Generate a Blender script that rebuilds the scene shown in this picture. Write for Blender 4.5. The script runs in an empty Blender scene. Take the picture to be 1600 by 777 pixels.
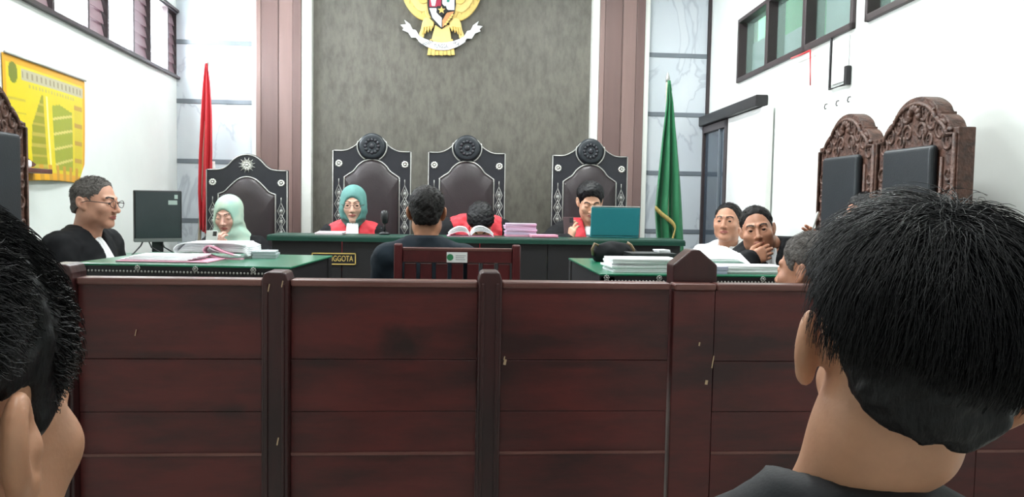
import bpy, math, random
import numpy as np
from mathutils import Vector, Matrix, Euler
random.seed(7); RNG = np.random.default_rng(7)
PI = math.pi
S = bpy.context.scene
C = S.collection

# ------------------------------------------------------------------ camera
F = 1300.0; IW, IH = 1600, 777
CAMZ = 1.2
VPX, VPY, ROLL = 700.0, 310.0, 0.0175        # vanishing point of the room's long axis, slope of the horizon
def _cam_rot():
    c = lambda x, y: Vector((x - IW/2, -(y - IH/2), -F))
    yv = c(VPX, VPY).normalized()
    hv = c(VPX + 1000, VPY + 1000*ROLL)
    zv = hv.cross(yv).normalized()
    if zv.y < 0: zv = -zv
    xv = yv.cross(zv)
    return Matrix((xv, yv, zv))               # rows: world axes in camera space -> camera-to-world
CR = _cam_rot()
cam = bpy.data.objects.new('camera', bpy.data.cameras.new('camera')); C.objects.link(cam)
cam.data.sensor_width = 36; cam.data.lens = 36*F/IW; cam.data.clip_start = 0.02
cam.matrix_world = Matrix.Translation((0, 0, CAMZ)) @ CR.to_4x4()
S.camera = cam
def P(px, py, Y):
    """world point seen at pixel px,py standing Y metres down the room"""
    d = CR @ Vector((px - IW/2, -(py - IH/2), -F))
    t = Y/d.y
    return Vector((d.x*t, Y, CAMZ + d.z*t))

# ------------------------------------------------------------------ world, light, exposure
w = bpy.data.worlds.new('sky'); S.world = w; w.use_nodes = True
bg = w.node_tree.nodes['Background']; bg.inputs[0].default_value = (0.86, 0.93, 1, 1); bg.inputs[1].default_value = 6.0
S.view_settings.view_transform = 'Standard'; S.view_settings.look = 'None'
S.view_settings.gamma = 1; S.view_settings.use_curve_mapping = False
S.view_settings.exposure = 0.3
CEIL = 3.3
LAMPS = [(-0.9, 5.6, 34), (1.0, 5.6, 46), (-0.9, 3.3, 26), (1.0, 3.3, 42), (0.0, 0.5, 24)]
for i, (lx, ly, pw) in enumerate(LAMPS):
    l = bpy.data.lights.new('tube_light', 'AREA'); l.shape = 'RECTANGLE'; l.size = 0.26; l.size_y = 1.16
    l.energy = pw; l.color = (0.95, 1.0, 0.985)
    o = bpy.data.objects.new('tube_light', l); C.objects.link(o); o.location = (lx, ly, CEIL-0.075)

DAY = [(6.69, .40), (5.83, .44), (5.0, .44), (4.22, .44)]          # daylight standing in the clear louvre bays of the left wall
for yc, wd in DAY:
    l = bpy.data.lights.new('window_daylight', 'AREA'); l.shape = 'RECTANGLE'; l.size = wd; l.size_y = .44; l.energy = 26; l.color = (.92, .97, 1)
    o = bpy.data.objects.new('window_daylight', l); C.objects.link(o)
    o.location = (-2.26+.046*(7.2-yc)-.10, yc, 2.43); o.rotation_euler = (PI/2, 0, -PI/2)

# ------------------------------------------------------------------ materials
def lin(c):
    return tuple(((v/255)/12.92 if v/255 <= .04045 else ((v/255+.055)/1.055)**2.4) for v in c) + (1,)
MATS = {}
def mat(name, rgb, rough=.6, metal=0, spec=.5, vary=0, vscale=(8,8,8), rgb2=None, bump=0, bscale=(40,40,40), sheen=0, alpha=None, trans=0, coat=0, ior=None):
    if name in MATS: return MATS[name]
    m = bpy.data.materials.new(name); m.use_nodes = True; nt = m.node_tree; N = nt.nodes; L = nt.links
    b = N['Principled BSDF']
    b.inputs['Base Color'].default_value = lin(rgb); b.inputs['Roughness'].default_value = rough
    b.inputs['Metallic'].default_value = metal; b.inputs['Specular IOR Level'].default_value = spec
    if coat: b.inputs['Coat Weight'].default_value = coat; b.inputs['Coat Roughness'].default_value = .1
    if sheen: b.inputs['Sheen Weight'].default_value = sheen
    if trans: b.inputs['Transmission Weight'].default_value = trans
    if alpha is not None: b.inputs['Alpha'].default_value = alpha
    if ior: b.inputs['IOR'].default_value = ior
    if vary or rgb2 or bump:
        tc = N.new('ShaderNodeTexCoord')
    if vary or rgb2:
        mp = N.new('ShaderNodeMapping'); mp.inputs['Scale'].default_value = vscale; L.new(tc.outputs['Object'], mp.inputs[0])
        n = N.new('ShaderNodeTexNoise'); n.inputs['Scale'].default_value = 1; n.inputs['Detail'].default_value = 6; n.inputs['Roughness'].default_value = .62
        L.new(mp.outputs[0], n.inputs[0])
        r = N.new('ShaderNodeValToRGB'); L.new(n.outputs[0], r.inputs[0])
        c1 = lin(rgb); c2 = lin(rgb2) if rgb2 else tuple(x*(1-vary) for x in c1[:3])+(1,)
        r.color_ramp.elements[0].position = .34; r.color_ramp.elements[0].color = c2
        r.color_ramp.elements[1].position = .62; r.color_ramp.elements[1].color = c1
        L.new(r.outputs[0], b.inputs['Base Color'])
    if bump:
        mp2 = N.new('ShaderNodeMapping'); mp2.inputs['Scale'].default_value = bscale; L.new(tc.outputs['Object'], mp2.inputs[0])
        n2 = N.new('ShaderNodeTexNoise'); n2.inputs['Scale'].default_value = 1; n2.inputs['Detail'].default_value = 5; L.new(mp2.outputs[0], n2.inputs[0])
        bp = N.new('ShaderNodeBump'); bp.inputs['Strength'].default_value = bump; bp.inputs['Distance'].default_value = .01
        L.new(n2.outputs[0], bp.inputs['Height']); L.new(bp.outputs[0], b.inputs['Normal'])
    MATS[name] = m
    return m
def mat_emit(name, rgb, s):
    m = bpy.data.materials.new(name); m.use_nodes = True; N = m.node_tree.nodes
    N.remove(N['Principled BSDF']); e = N.new('ShaderNodeEmission'); e.inputs[0].default_value = lin(rgb); e.inputs[1].default_value = s
    m.node_tree.links.new(e.outputs[0], N['Material Output'].inputs[0]); return m
def mat_attr(name, attr, rough=.5):
    m = bpy.data.materials.new(name); m.use_nodes = True; N = m.node_tree.nodes
    a = N.new('ShaderNodeAttribute'); a.attribute_name = attr
    m.node_tree.links.new(a.outputs['Color'], N['Principled BSDF'].inputs['Base Color']); N['Principled BSDF'].inputs['Roughness'].default_value = rough
    return m

M_wall = mat('wall_paint', (232,236,233), .55, vary=.05, vscale=(1.5,1.5,1.5), bump=.05, bscale=(25,25,25))
M_ceil = mat('ceiling_paint', (238,238,235), .8, bump=.03)
M_floor = mat('floor_tile', (196,192,184), .25, vary=.1, vscale=(3,3,3))
M_paper_grey = mat('grey_wallpaper', (100,97,88), .55, rgb2=(80,77,70), vscale=(20,20,9), bump=.35, bscale=(34,34,12))
M_pillar = mat('pillar_laminate', (136,111,106), .38, vary=.16, vscale=(9,9,.7))
M_pillar2 = mat('pillar_laminate_dark', (114,91,87), .38, vary=.16, vscale=(9,9,.7))
M_trimw = mat('white_trim', (226,228,222), .45, vary=.03)
M_greystrip = mat('grey_strip', (118,126,134), .35, vary=.1)
def marble():
    m = mat('marble_tile', (206,213,219), .13, vary=.0)
    N = m.node_tree.nodes; L = m.node_tree.links; b = N['Principled BSDF']
    tc = N.new('ShaderNodeTexCoord'); mp = N.new('ShaderNodeMapping'); mp.inputs['Scale'].default_value = (2.2,2.2,1.2); mp.inputs['Rotation'].default_value = (0,.6,0)
    L.new(tc.outputs['Object'], mp.inputs[0])
    n = N.new('ShaderNodeTexNoise'); n.inputs['Scale'].default_value = 1.4; n.inputs['Detail'].default_value = 4; n.inputs['Distortion'].default_value = .7
    L.new(mp.outputs[0], n.inputs[0])
    r = N.new('ShaderNodeValToRGB'); e = r.color_ramp.elements
    e[0].position = .3; e[0].color = lin((206,213,219)); e[1].position = .7; e[1].color = lin((214,220,225))
    q = e.new(.49); q.color = lin((205,212,219)); q = e.new(.515); q.color = lin((184,191,200)); q = e.new(.54); q.color = lin((208,214,220))
    L.new(n.outputs[0], r.inputs[0]); L.new(r.outputs[0], b.inputs['Base Color'])
    return m
M_marble = marble()
M_mahog = mat('mahogany_board', (84,28,27), .36, rgb2=(44,15,17), vscale=(2.2,9,9), bump=.12, bscale=(5,40,40))
M_mahog_post = mat('mahogany_post', (62,26,27), .33, rgb2=(36,16,18), vscale=(9,9,2.2), bump=.1, bscale=(40,40,5))
M_mahog_cap = mat('mahogany_cap', (112,72,66), .3, rgb2=(82,46,42), vscale=(3,12,12))
M_redwood = mat('red_wood', (92,34,36), .32, rgb2=(62,22,25), vscale=(6,6,3))
M_carved = mat('carved_wood', (96,64,52), .5, rgb2=(56,37,31), vscale=(26,26,26), bump=.7, bscale=(60,60,60))
M_chairblack = mat('chair_black_lacquer', (34,35,42), .42, vary=.2, vscale=(12,12,12))
M_leather = mat('brown_leather', (50,42,45), .38, vary=.15, vscale=(10,10,10), bump=.1, bscale=(120,120,120))
M_blackpad = mat('black_vinyl', (34,40,46), .45, vary=.15, vscale=(10,10,10), bump=.08, bscale=(120,120,120))
M_silver = mat('silver_stud', (214,214,206), .32, metal=.65)
M_silverd = mat('silver_trim', (176,176,172), .4, metal=.55)
M_green = mat('green_baize', (24,120,86), .28, vary=.12, vscale=(6,6,6), coat=.35)
M_greend = mat('green_cloth_edge', (16,62,50), .4, vary=.15)
M_bench = mat('bench_black', (25,24,27), .5, vary=.25, vscale=(6,6,2))
M_gold = mat('gold_paint', (228,196,112), .42, vary=.15, vscale=(20,20,20))
M_goldp = mat('pale_gold', (236,206,130), .45, vary=.12, vscale=(30,30,30))
M_white = mat('white_paint', (238,240,240), .5, vary=.02)
M_paper = mat('paper_white', (246,247,250), .75, vary=.02, vscale=(4,4,90))
M_pink = mat('pink_card', (214,150,172), .6, vary=.1)
M_greybook = mat('grey_card', (170,178,182), .6, vary=.08)
M_black = mat('black_plastic', (26,27,30), .4, vary=.15)
M_blackm = mat('dark_metal', (40,38,40), .4, metal=.3, vary=.1)
M_brownframe = mat('dark_brown_frame', (62,52,54), .45, vary=.15)
M_mauve = mat('mauve_slat', (150,124,132), .4, vary=.15, vscale=(3,3,12))
M_flagred = mat('flag_red', (206,36,48), .7, vary=.12, vscale=(9,9,2), sheen=.2)
M_flagwhite = mat('flag_white', (228,226,224), .75, vary=.05)
M_flaggreen = mat('flag_green', (22,108,66), .6, vary=.15, vscale=(9,9,2), sheen=.2)
M_fringe = mat('gold_fringe', (172,150,84), .55, vary=.3, vscale=(90,90,20))
M_pole = mat('varnished_pole', (186,172,150), .35, vary=.12, vscale=(20,20,2))
M_screen = mat('dark_screen', (58,66,68), .18, vary=.1)
M_teal = mat('teal_shell', (40,122,130), .35, vary=.05)
M_hairblack = mat('hair_black', (14,13,17), .46, spec=.3, vary=.3, vscale=(60,60,60), bump=.3, bscale=(180,180,60))
M_hairdark = mat('hair_dark_matte', (26,23,23), .6, spec=.25, vary=.3, vscale=(60,60,60), bump=.4, bscale=(160,160,160))
M_hairgrey = mat('hair_grey', (104,99,96), .7, spec=.2, vary=.4, vscale=(90,90,90), bump=.5, bscale=(160,160,160))
M_brow = mat('brow_hair', (44,32,28), .7, vary=.2)
M_lip = mat('lip', (168,98,90), .45, vary=.1)
M_eye = mat('eye_white', (226,220,214), .25, vary=.02); M_iris = mat('iris_dark', (30,20,16), .2, vary=.1)
M_robe = mat('black_robe', (17,18,22), .8, spec=.25, vary=.25, vscale=(14,14,6))
M_redcloth = mat('red_yoke_cloth', (208,30,48), .6, vary=.15, vscale=(14,14,6), sheen=.15)
M_whitecloth = mat('white_cloth', (232,234,236), .7, vary=.05, vscale=(40,10,10))
M_navy = mat('navy_jacket', (20,32,42), .8, spec=.25, vary=.25, vscale=(12,12,6))
M_blackshirt = mat('black_shirt', (24,25,31), .75, vary=.2, vscale=(20,20,20), bump=.1, bscale=(300,300,300))
M_trouser = mat('dark_trousers', (40,40,46), .8, vary=.1)
M_mint = mat('mint_hijab', (150,186,172), .7, rgb2=(176,190,172), vscale=(9,9,9), bump=.1, bscale=(40,40,12))
M_tealhijab = mat('teal_hijab', (92,144,138), .7, rgb2=(70,116,114), vscale=(9,9,5), bump=.1, bscale=(40,40,12))
SKIN = {}
def skin(rgb):
    k = 'skin_%d_%d_%d' % rgb
    if k not in SKIN:
        m = mat(k, rgb, .48, vary=.1, vscale=(26,26,26), bump=.04, bscale=(220,220,220))
        b = m.node_tree.nodes['Principled BSDF']
        b.inputs['Subsurface Weight'].default_value = .12; b.inputs['Subsurface Radius'].default_value = (.012,.005,.003); b.inputs['Subsurface Scale'].default_value = 1
        SKIN[k] = m
    return SKIN[k]

# ------------------------------------------------------------------ object helpers
def setp(o, label=None, cat=None, group=None, kind=None):
    if label: o['label'] = label
    if cat: o['category'] = cat
    if group: o['group'] = group
    if kind: o['kind'] = kind
    return o
def thing(name, label, cat, loc=(0,0,0), rz=0, group=None):
    o = bpy.data.objects.new(name, None); C.objects.link(o); o.empty_display_size = .1
    o.location = loc; o.rotation_euler = (0,0,rz)
    return setp(o, label, cat, group)
def link(name, me, parent=None, loc=(0,0,0), rot=None):
    o = bpy.data.objects.new(name, me); C.objects.link(o); o.location = loc
    if rot is not None: o.rotation_euler = rot
    if parent: o.parent = parent
    return o
def copy_tree(o, parent=None):
    c = o.copy(); C.objects.link(c); c.parent = parent
    for ch in list(o.children): copy_tree(ch, c)
    return c
class MB:
    def __init__(s): s.v = []; s.f = []
    def add(s, vs, fs):
        n = len(s.v); s.v += [tuple(v) for v in vs]; s.f += [tuple(i+n for i in f) for f in fs]; return s
    def box(s, x0, x1, y0, y1, z0, z1):
        return s.add([(x0,y0,z0),(x1,y0,z0),(x1,y1,z0),(x0,y1,z0),(x0,y0,z1),(x1,y0,z1),(x1,y1,z1),(x0,y1,z1)],
                     [(0,3,2,1),(4,5,6,7),(0,1,5,4),(1,2,6,5),(2,3,7,6),(3,0,4,7)])
    def hull8(s, pts): return s.add(pts, [(0,3,2,1),(4,5,6,7),(0,1,5,4),(1,2,6,5),(2,3,7,6),(3,0,4,7)])
    def prism(s, pts, y0, y1):          # outline in x,z (counter-clockwise seen from -y) pushed along y
        n = len(pts)
        vs = [(x,y0,z) for x,z in pts] + [(x,y1,z) for x,z in pts]
        fs = [tuple(range(n)), tuple(range(2*n-1, n-1, -1))] + [(i, n+i, n+(i+1)%n, (i+1)%n) for i in range(n)]
        return s.add(vs, fs)
    def tube(s, pts, r, n=6, closed=False, flat=None):
        pts = [Vector(p) for p in pts]; m = len(pts); vs = []; fs = []
        up = Vector((0,0,1))
        for i, p in enumerate(pts):
            a = pts[(i-1) % m] if (closed or i > 0) else p; b = pts[(i+1) % m] if (closed or i < m-1) else p
            t = (b-a).normalized() if (b-a).length > 1e-9 else Vector((0,0,1))
            u = t.cross(Vector((0,1,0)) if abs(t.y) < .9 else up).normalized(); v = t.cross(u)
            rr = r[i] if isinstance(r, (list, tuple)) else r
            for k in range(n):
                an = 2*PI*k/n; vs.append(p + u*math.cos(an)*rr + v*math.sin(an)*rr*(flat or 1))
        for i in range(m if closed else m-1):
            j = (i+1) % m
            for k in range(n): fs.append((i*n+k, i*n+(k+1)%n, j*n+(k+1)%n, j*n+k))
        if not closed: fs += [tuple(range(n-1,-1,-1)), tuple(range((m-1)*n, m*n))]
        return s.add(vs, fs)
    def lathe(s, prof, n=16, c=(0,0,0), axis='z'):
        vs = []; fs = []; m = len(prof)
        for r, h in prof:
            for k in range(n):
                a = 2*PI*k/n; q = (r*math.cos(a), r*math.sin(a), h)
                if axis == 'y': q = (q[0], -q[2], q[1])
                vs.append((q[0]+c[0], q[1]+c[1], q[2]+c[2]))
        for i in range(m-1):
            for k in range(n): fs.append((i*n+k, i*n+(k+1)%n, (i+1)*n+(k+1)%n, (i+1)*n+k))
        fs += [tuple(range(n-1,-1,-1)), tuple(range((m-1)*n, m*n))]
        return s.add(vs, fs)
    def ball(s, c, r, n=8, m=6):
        r = r if isinstance(r, (tuple,list)) else (r,r,r)
        prof = [(math.sin(PI*(i+.02)/(m+.04)), -math.cos(PI*(i+.02)/(m+.04))) for i in range(m+1)]
        k = len(s.v); s.lathe(prof, n)
        for i in range(k, len(s.v)): x,y,z = s.v[i]; s.v[i] = (c[0]+x*r[0], c[1]+y*r[1], c[2]+z*r[2])
        return s
    def mesh(s, name, material, smooth=False):
        me = bpy.data.meshes.new(name); me.from_pydata(s.v, [], s.f); me.materials.append(material)
        if smooth: me.polygons.foreach_set('use_smooth', [True]*len(me.polygons))
        me.update(); return me
    def build(s, name, material, parent=None, loc=(0,0,0), rot=None, smooth=False, bevel=0, seg=2):
        o = link(name, s.mesh(name, material, smooth), parent, loc, rot)
        if bevel:
            b = o.modifiers.new('bevel', 'BEVEL'); b.width = bevel; b.segments = seg; b.limit_method = 'ANGLE'; b.angle_limit = .6
        return o
def box(name, m, x0, x1, y0, y1, z0, z1, parent=None, bevel=0, loc=(0,0,0), rot=None):
    return MB().box(x0,x1,y0,y1,z0,z1).build(name, m, parent, loc, rot, bevel=bevel)
def struct(o): o['kind'] = 'structure'; return o
def text_obj(name, txt, size, m, parent, loc, rot, ext=.0006):
    cu = bpy.data.curves.new(name, 'FONT'); cu.body = txt; cu.size = size; cu.extrude = ext; cu.align_x = 'CENTER'; cu.align_y = 'CENTER'
    tmp = bpy.data.objects.new(name+'_t', cu); C.objects.link(tmp)
    bpy.context.view_layer.update()
    me = bpy.data.meshes.new_from_object(tmp.evaluated_get(bpy.context.evaluated_depsgraph_get()))
    bpy.data.objects.remove(tmp); me.materials.clear(); me.materials.append(m); me.name = name
    return link(name, me, parent, loc, rot)

# ================================================================== THE ROOM
YB = 7.2; YF = -1.6
LS, RS = 0.046, 0.054
LX = lambda y: -2.26 + LS*(YB-y)
RX = lambda y: 2.26 - RS*(YB-y)
LA = math.atan(LS); RA = -math.atan(RS)
struct(box('floor', M_floor, -2.6, 2.6, YF-.2, YB+.4, -.1, 0))
struct(box('ceiling', M_ceil, -2.6, 2.6, YF-.2, YB+.4, CEIL, CEIL+.1))
struct(box('wall_back', M_wall, -2.6, 2.6, YB, YB+.15, 0, CEIL))
struct(box('wall_rear', M_wall, -2.6, 2.6, YF-.15, YF, 0, CEIL))
# side walls: local frame at the back corner, y runs back towards the camera as negative numbers
WL = MB()
WL.box(-.14, 0, -9.0, 0, 0, 2.165); WL.box(-.14, 0, -9.0, 0, 2.69, CEIL); WL.box(-.14, 0, -9.0, -4.0, 2.165, 2.69)
wl = struct(WL.build('wall_left', M_wall, loc=(LX(YB), YB, 0), rot=(0,0,LA)))
WR = MB()
WR.box(0, .14, -9.0, 0, 0, 2.12); WR.box(0, .14, -9.0, 0, 2.60, CEIL); WR.box(0,.14,-.9,0,2.12,2.60); WR.box(0,.14,-3.11,-2.97,2.12,2.60); WR.box(0,.14,-9,-5.2,2.12,2.60)
wr = struct(WR.build('wall_right', M_wall, loc=(RX(YB), YB, 0), rot=(0,0,RA)))

# ---- ceiling lamps (above the frame)
M_tube = mat('lamp_housing', (235,235,232), .5)
for i, (lx, ly, pw) in enumerate(LAMPS):
    t = thing('ceiling_lamp', ['white ceiling batten lamp above the left judge side','white ceiling batten lamp above the right judge side','white ceiling batten lamp above the left table','white ceiling batten lamp above the right table','white ceiling batten lamp above the public seats'][i], 'lamp', (lx, ly, CEIL), 0, 'ceiling lamps')
    box('housing', M_tube, -.15,.15,-.62,.62,-.06,-.001, t, .01)

# ---- back wall finishes
d_b = YB
def BX(px, y=YB): return P(px, 300, y).x
def BZ(py, px=700, y=YB): return P(px, py, y).z
# grey wallpaper field
struct(box('trim_1', M_paper_grey, BX(484), BX(926), YB-.03, YB, 0, CEIL))['label'] = 'grey textured wallpaper field'
# brown laminate pillars with white edges
def pillar(n, x0, x1, xw0, xw1, label):
    root = struct(thing('trim_%d' % n, label, None, ((x0+x1)/2, YB, 0)))
    wdt = (x1-x0)/2
    cuts = [-1, -.78, -.02, .02, .62, 1]
    mm = [M_pillar, M_pillar2, M_pillar2, M_pillar, M_pillar2]
    for i in range(5):
        box('board', mm[i], cuts[i]*wdt+.001, cuts[i+1]*wdt-.001, -.13+(.006 if i == 2 else (0.003 if i % 2 else 0)), -.001, 0, CEIL, root, .002)
    for a, b in (xw0, xw1):
        box('edge_strip', M_trimw, a-(x0+x1)/2, b-(x0+x1)/2, -.115, -.001, 0, CEIL, root, .004)
    return root
yp = YB-.13
px_ = lambda p: P(p, 250, yp).x
pillar(2, px_(400), px_(470), (px_(393), px_(400)), (px_(470), px_(486)), 'pinkish brown laminate pillar on the left of the wallpaper')
pillar(3, px_(933), px_(1003), (px_(922), px_(933)), (px_(1003), px_(1011)), 'pinkish brown laminate pillar on the right of the wallpaper')
# marble tiles with grey strips
def marble_panel(n, x0, x1, zs, label):
    root = struct(thing('trim_%d' % n, label, None, ((x0+x1)/2, YB, 0)))
    w2 = (x1-x0)/2
    for i in range(len(zs)-1):
        box('tile', M_marble, -w2, w2, -.03, -.001, zs[i]+.017, zs[i+1]-.017, root, .003)
        if i: box('strip', M_greystrip, -w2, w2, -.036, -.001, zs[i]-.019, zs[i]+.019, root, .003)
z0l = P(345,160,YB).z; stp = P(345,160,YB).z - P(345,253,YB).z
marble_panel(4, LX(YB)+.001, px_(394)-.003, [z0l+stp*k for k in (-3.9,-3,-2,-1,0,.98,1.96)] + [CEIL], 'pale marble tiles with grey strips in the left corner')
z0r = P(1060,180,YB).z; stp = P(1060,88,YB).z - z0r
marble_panel(5, px_(1011)+.003, RX(YB)-.03, [z0r+stp*k for k in (-3.5,-3,-2,-1,0,1,2)] + [CEIL], 'pale marble tiles with grey strips in the right corner')
struct(box('trim_6', M_brownframe, RX(YB)-.028, RX(YB)-.004, YB-.05, YB-.001, 1.9, CEIL))
# podium under the judges' chairs
PODZ = .08
struct(box('trim_7', M_mahog_post, -1.32, 1.95, 5.3, YB-.14, 0, PODZ))['label'] = 'low wooden podium behind the bench'

# ---- left louvre windows
M_louvre = mat('frosted_louvre', (236,240,244), .35)
def louvre_mat():
    m = bpy.data.materials.new('frosted_glass_slat'); m.use_nodes = True; N = m.node_tree.nodes; L = m.node_tree.links
    N.remove(N['Principled BSDF'])
    tr = N.new('ShaderNodeBsdfTranslucent'); tr.inputs[0].default_value = (.95,.97,1,1)
    gl = N.new('ShaderNodeBsdfGlossy'); gl.inputs[0].default_value = (.9,.9,.9,1); gl.inputs[1].default_value = .2
    tp = N.new('ShaderNodeBsdfTransparent')
    a = N.new('ShaderNodeMixShader'); a.inputs[0].default_value = .12; b = N.new('ShaderNodeMixShader'); b.inputs[0].default_value = .7
    L.new(tr.outputs[0], a.inputs[1]); L.new(gl.outputs[0], a.inputs[2]); L.new(a.outputs[0], b.inputs[1]); L.new(tp.outputs[0], b.inputs[2])
    L.new(b.outputs[0], N['Material Output'].inputs[0]); return m
M_glassslat = louvre_mat()
edges = [7.19, 6.92, 6.46, 6.08, 5.58, 5.25, 4.75, 4.47, 3.97, 3.62, 3.22]
slat_me = {}
for i in range(len(edges)-1):
    y1, y0 = edges[i]-YB, edges[i+1]-YB
    white = i % 2 == 1
    root = struct(thing('window_%d' % (i+1), ('bright frosted glass louvre bay ' if white else 'closed mauve louvre bay ') + 'high in the left wall', None, (LX(YB), YB, 0), LA))
    fr = MB()
    fr.box(-.06, .004, y0, y0+.018, 2.165, 2.69); fr.box(-.06, .004, y1-.010, y1, 2.165, 2.69)
    fr.box(-.06, .01, y0, y1, 2.165, 2.18); fr.box(-.06, .01, y0, y1, 2.675, 2.69)
    fr.build('frame', M_brownframe, root)
    L_ = (y1-y0)-.036
    n = 6
    for k in range(n):
        zc = 2.197 + (.468/n)*(k+.5)
        key = (white, round(L_, 3))
        if key not in slat_me:
            a = math.radians(12); h = .048 if white else .046
            dx, dz = h*math.sin(a), h*math.cos(a); tx, tz = .003*math.cos(a), -.003*math.sin(a)
            b = MB().hull8([(-dx-tx,0,dz-tz),(-dx+tx,0,dz+tz),(-dx+tx,L_,dz+tz),(-dx-tx,L_,dz-tz),(dx-tx,0,-dz-tz),(dx+tx,0,-dz+tz),(dx+tx,L_,-dz+tz),(dx-tx,L_,-dz-tz)])
            b.f = [tuple(reversed(f)) for f in b.f]
            slat_me[key] = b.mesh('slat', M_glassslat if white else M_mauve)
        link('slat', slat_me[key], root, (-.03, y0+.023, zc))
struct(box('trim_8', M_brownframe, .0, .03, -4.0, 0, 2.148, 2.165, loc=(LX(YB), YB, 0), rot=(0,0,LA)))['label'] = 'dark sill under the left louvres'
struct(box('trim_9', M_brownframe, .0, .025, -4.0, 0, 2.69, 2.71, loc=(LX(YB), YB, 0), rot=(0,0,LA)))['label'] = 'dark lintel over the left louvres'

# ---- right windows, green corridor wall seen beyond
M_green_wall = mat('outside_green_wall', (84,168,110), .7, vary=.1, vscale=(2,2,2))
M_pale_wall = mat('outside_pale_wall', (150,170,172), .7, vary=.1, vscale=(2,2,2))
ow = struct(box('wall_outside', M_green_wall, .55, .62, -6.5, 4.0, 1.2, 4.6, loc=(RX(YB), YB, 0), rot=(0,0,RA))); ow['label'] = 'green painted wall outside the right windows'
M_pane = mat('window_pane', (150,176,168), .12, alpha=.3, vary=.05)
def rwin(n, y0, y1, panes, label):
    root = struct(thing('window_%d' % n, label, None, (RX(YB), YB, 0), RA))
    z0, z1 = 2.12, 2.60
    MB().box(-.02,.1,y0,y1,z0,z0+.035).box(-.02,.1,y0,y1,z1-.03,z1).box(-.02,.1,y0,y0+.035,z0,z1).box(-.02,.1,y1-.03,y1,z0,z1).build('frame', M_brownframe, root, bevel=.004)
    wdt = (y1-y0)/panes
    for k in range(panes):
        a = y0+k*wdt
        if k: box('mullion', M_brownframe, -.02,.1,a-.028,a+.028,z0,z1, root, .004)
        box('pane', M_pane, .045,.05,a+.02,a+wdt-.02,z0+.02,z1-.02, root)
        sash = box('sash', M_brownframe, .035,.06,a+.02,a+wdt-.02,z0+.03,z0+.045, root)
        box('lower_film', M_pale_wall, .053,.056,a+.05,a+wdt-.16,z0+.03,z0+(.27 if k != 1 else .2), root)
rwin(12, 4.23-YB, 6.30-YB, 3, 'three pane green tinted window high in the right wall')
rwin(13, 2.02-YB, 4.09-YB, 3, 'green tinted window at the upper right edge')

# ---- sliding glass door and white leaf on right wall
M_darkglass = mat('dark_glass', (66,78,90), .08, vary=.1, vscale=(2,2,1))
dr = struct(thing('door_1', 'dark glass sliding door in the right back corner', None, (RX(YB), YB, 0), RA))
MB().box(-.05,-.002,-.06,-.01,0,1.86).box(-.05,-.002,-.80,-.72,0,1.86).box(-.05,-.002,-.8,-.01,1.80,1.86).build('frame', M_brownframe, dr, bevel=.004)
box('pane', M_darkglass, -.025,-.012,-.72,-.06,0,1.80, dr)
box('stile', M_greystrip, -.04,-.003,-.55,-.53,0,1.80, dr)
box('track', M_blackm, -.085,-.002,-1.62,-.012,1.865,1.945, dr, .006)
d2 = struct(thing('door_2', 'white sliding door leaf beside the dark glass door', None, (RX(YB), YB, 0), RA))
box('leaf', M_white, -.045,-.015,-1.75,-.81,0,1.86, d2, .004)
box('leaf_edge', M_trimw, -.05,-.012,-1.775,-1.755,0,1.86, d2, .003)

# ================================================================== RAILING
YR = 2.2
zr = P(700, 438, YR).z
rail = thing('courtroom_railing', 'dark red mahogany panelled railing crossing the whole foreground', 'railing', (0, YR, 0))
RXp = lambda px: P(px, 438, YR).x
posts = [(RXp(103), .034), (RXp(435), .034), (RXp(765), .031)]
def plank_rows(): return [zr-.018, P(700,561,YR).z, P(700,641,YR).z, P(700,706,YR).z, .33, .12]
def planks(x0, x1, parent, mtl=None):
    z = plank_rows()
    for k in range(len(z)-1):
        box('plank', M_mahog, x0, x1, -.012-(.0015*(k % 2)), .012, z[k+1]+.0006, z[k]-.0006 if k else z[k], parent, .0012)
    box('groove_bead', M_mahog_cap, x0, x1, -.0165, -.011, z[3]-.004, z[3]+.004, parent, .001)
    box('cap_rail', M_mahog_cap, x0, x1, -.026, .03, zr-.018, zr, parent, .005)
    box('bottom_rail', M_mahog_post, x0, x1, -.02, .02, .0, .118, parent, .004)
bounds = [RXp(-330)] + [p for p, _ in posts] + [RXp(1047)]
for k in range(len(bounds)-1):
    a = bounds[k] + (posts[k-1][1]+.001 if k else 0); b = bounds[k+1] - (posts[k][1]+.001 if k < 3 else .004)
    planks(a, b, rail)
for i, (x, h) in enumerate(posts):
    zt = [P(103,411,YR).z, P(435,423,YR).z, P(765,423,YR).z][i]
    pr = [(-h,0),(h,0),(h,zt-.022),(h*.82,zt-.004),(h*.55,zt),(-h*.55,zt),(-h*.82,zt-.004),(-h,zt-.022)]
    p = MB().prism(pr, -.045, .045).build('post', M_mahog_post, rail, (x,0,0), bevel=.004)
    for s in (-1, 1): box('corner_bead', M_mahog_cap if i < 0 else M_mahog_post, s*h*.62-.004, s*h*.62+.004, -.051, -.044, 0, zt-.03, p, .002)
# paint chips on the wood
M_chip = mat('chipped_wood', (186,160,130), .8, vary=.2)
for px, py, w_, h_ in ((434,690,2,12),(789,566,4,9),(788,560,2,6),(420,450,1.5,12),(441,444,1.5,10),(212,520,1,10)):
    q = P(px, py, YR-.05 if px in (434,420,441) else YR-.0155)
    s = YR/F
    box('paint_chip', M_chip, -w_*s/2, w_*s/2, -.0012, .0005, -h_*s/2, h_*s/2, rail, loc=(q.x, q.y-YR, q.z), rot=(0,.2,0))
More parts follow.
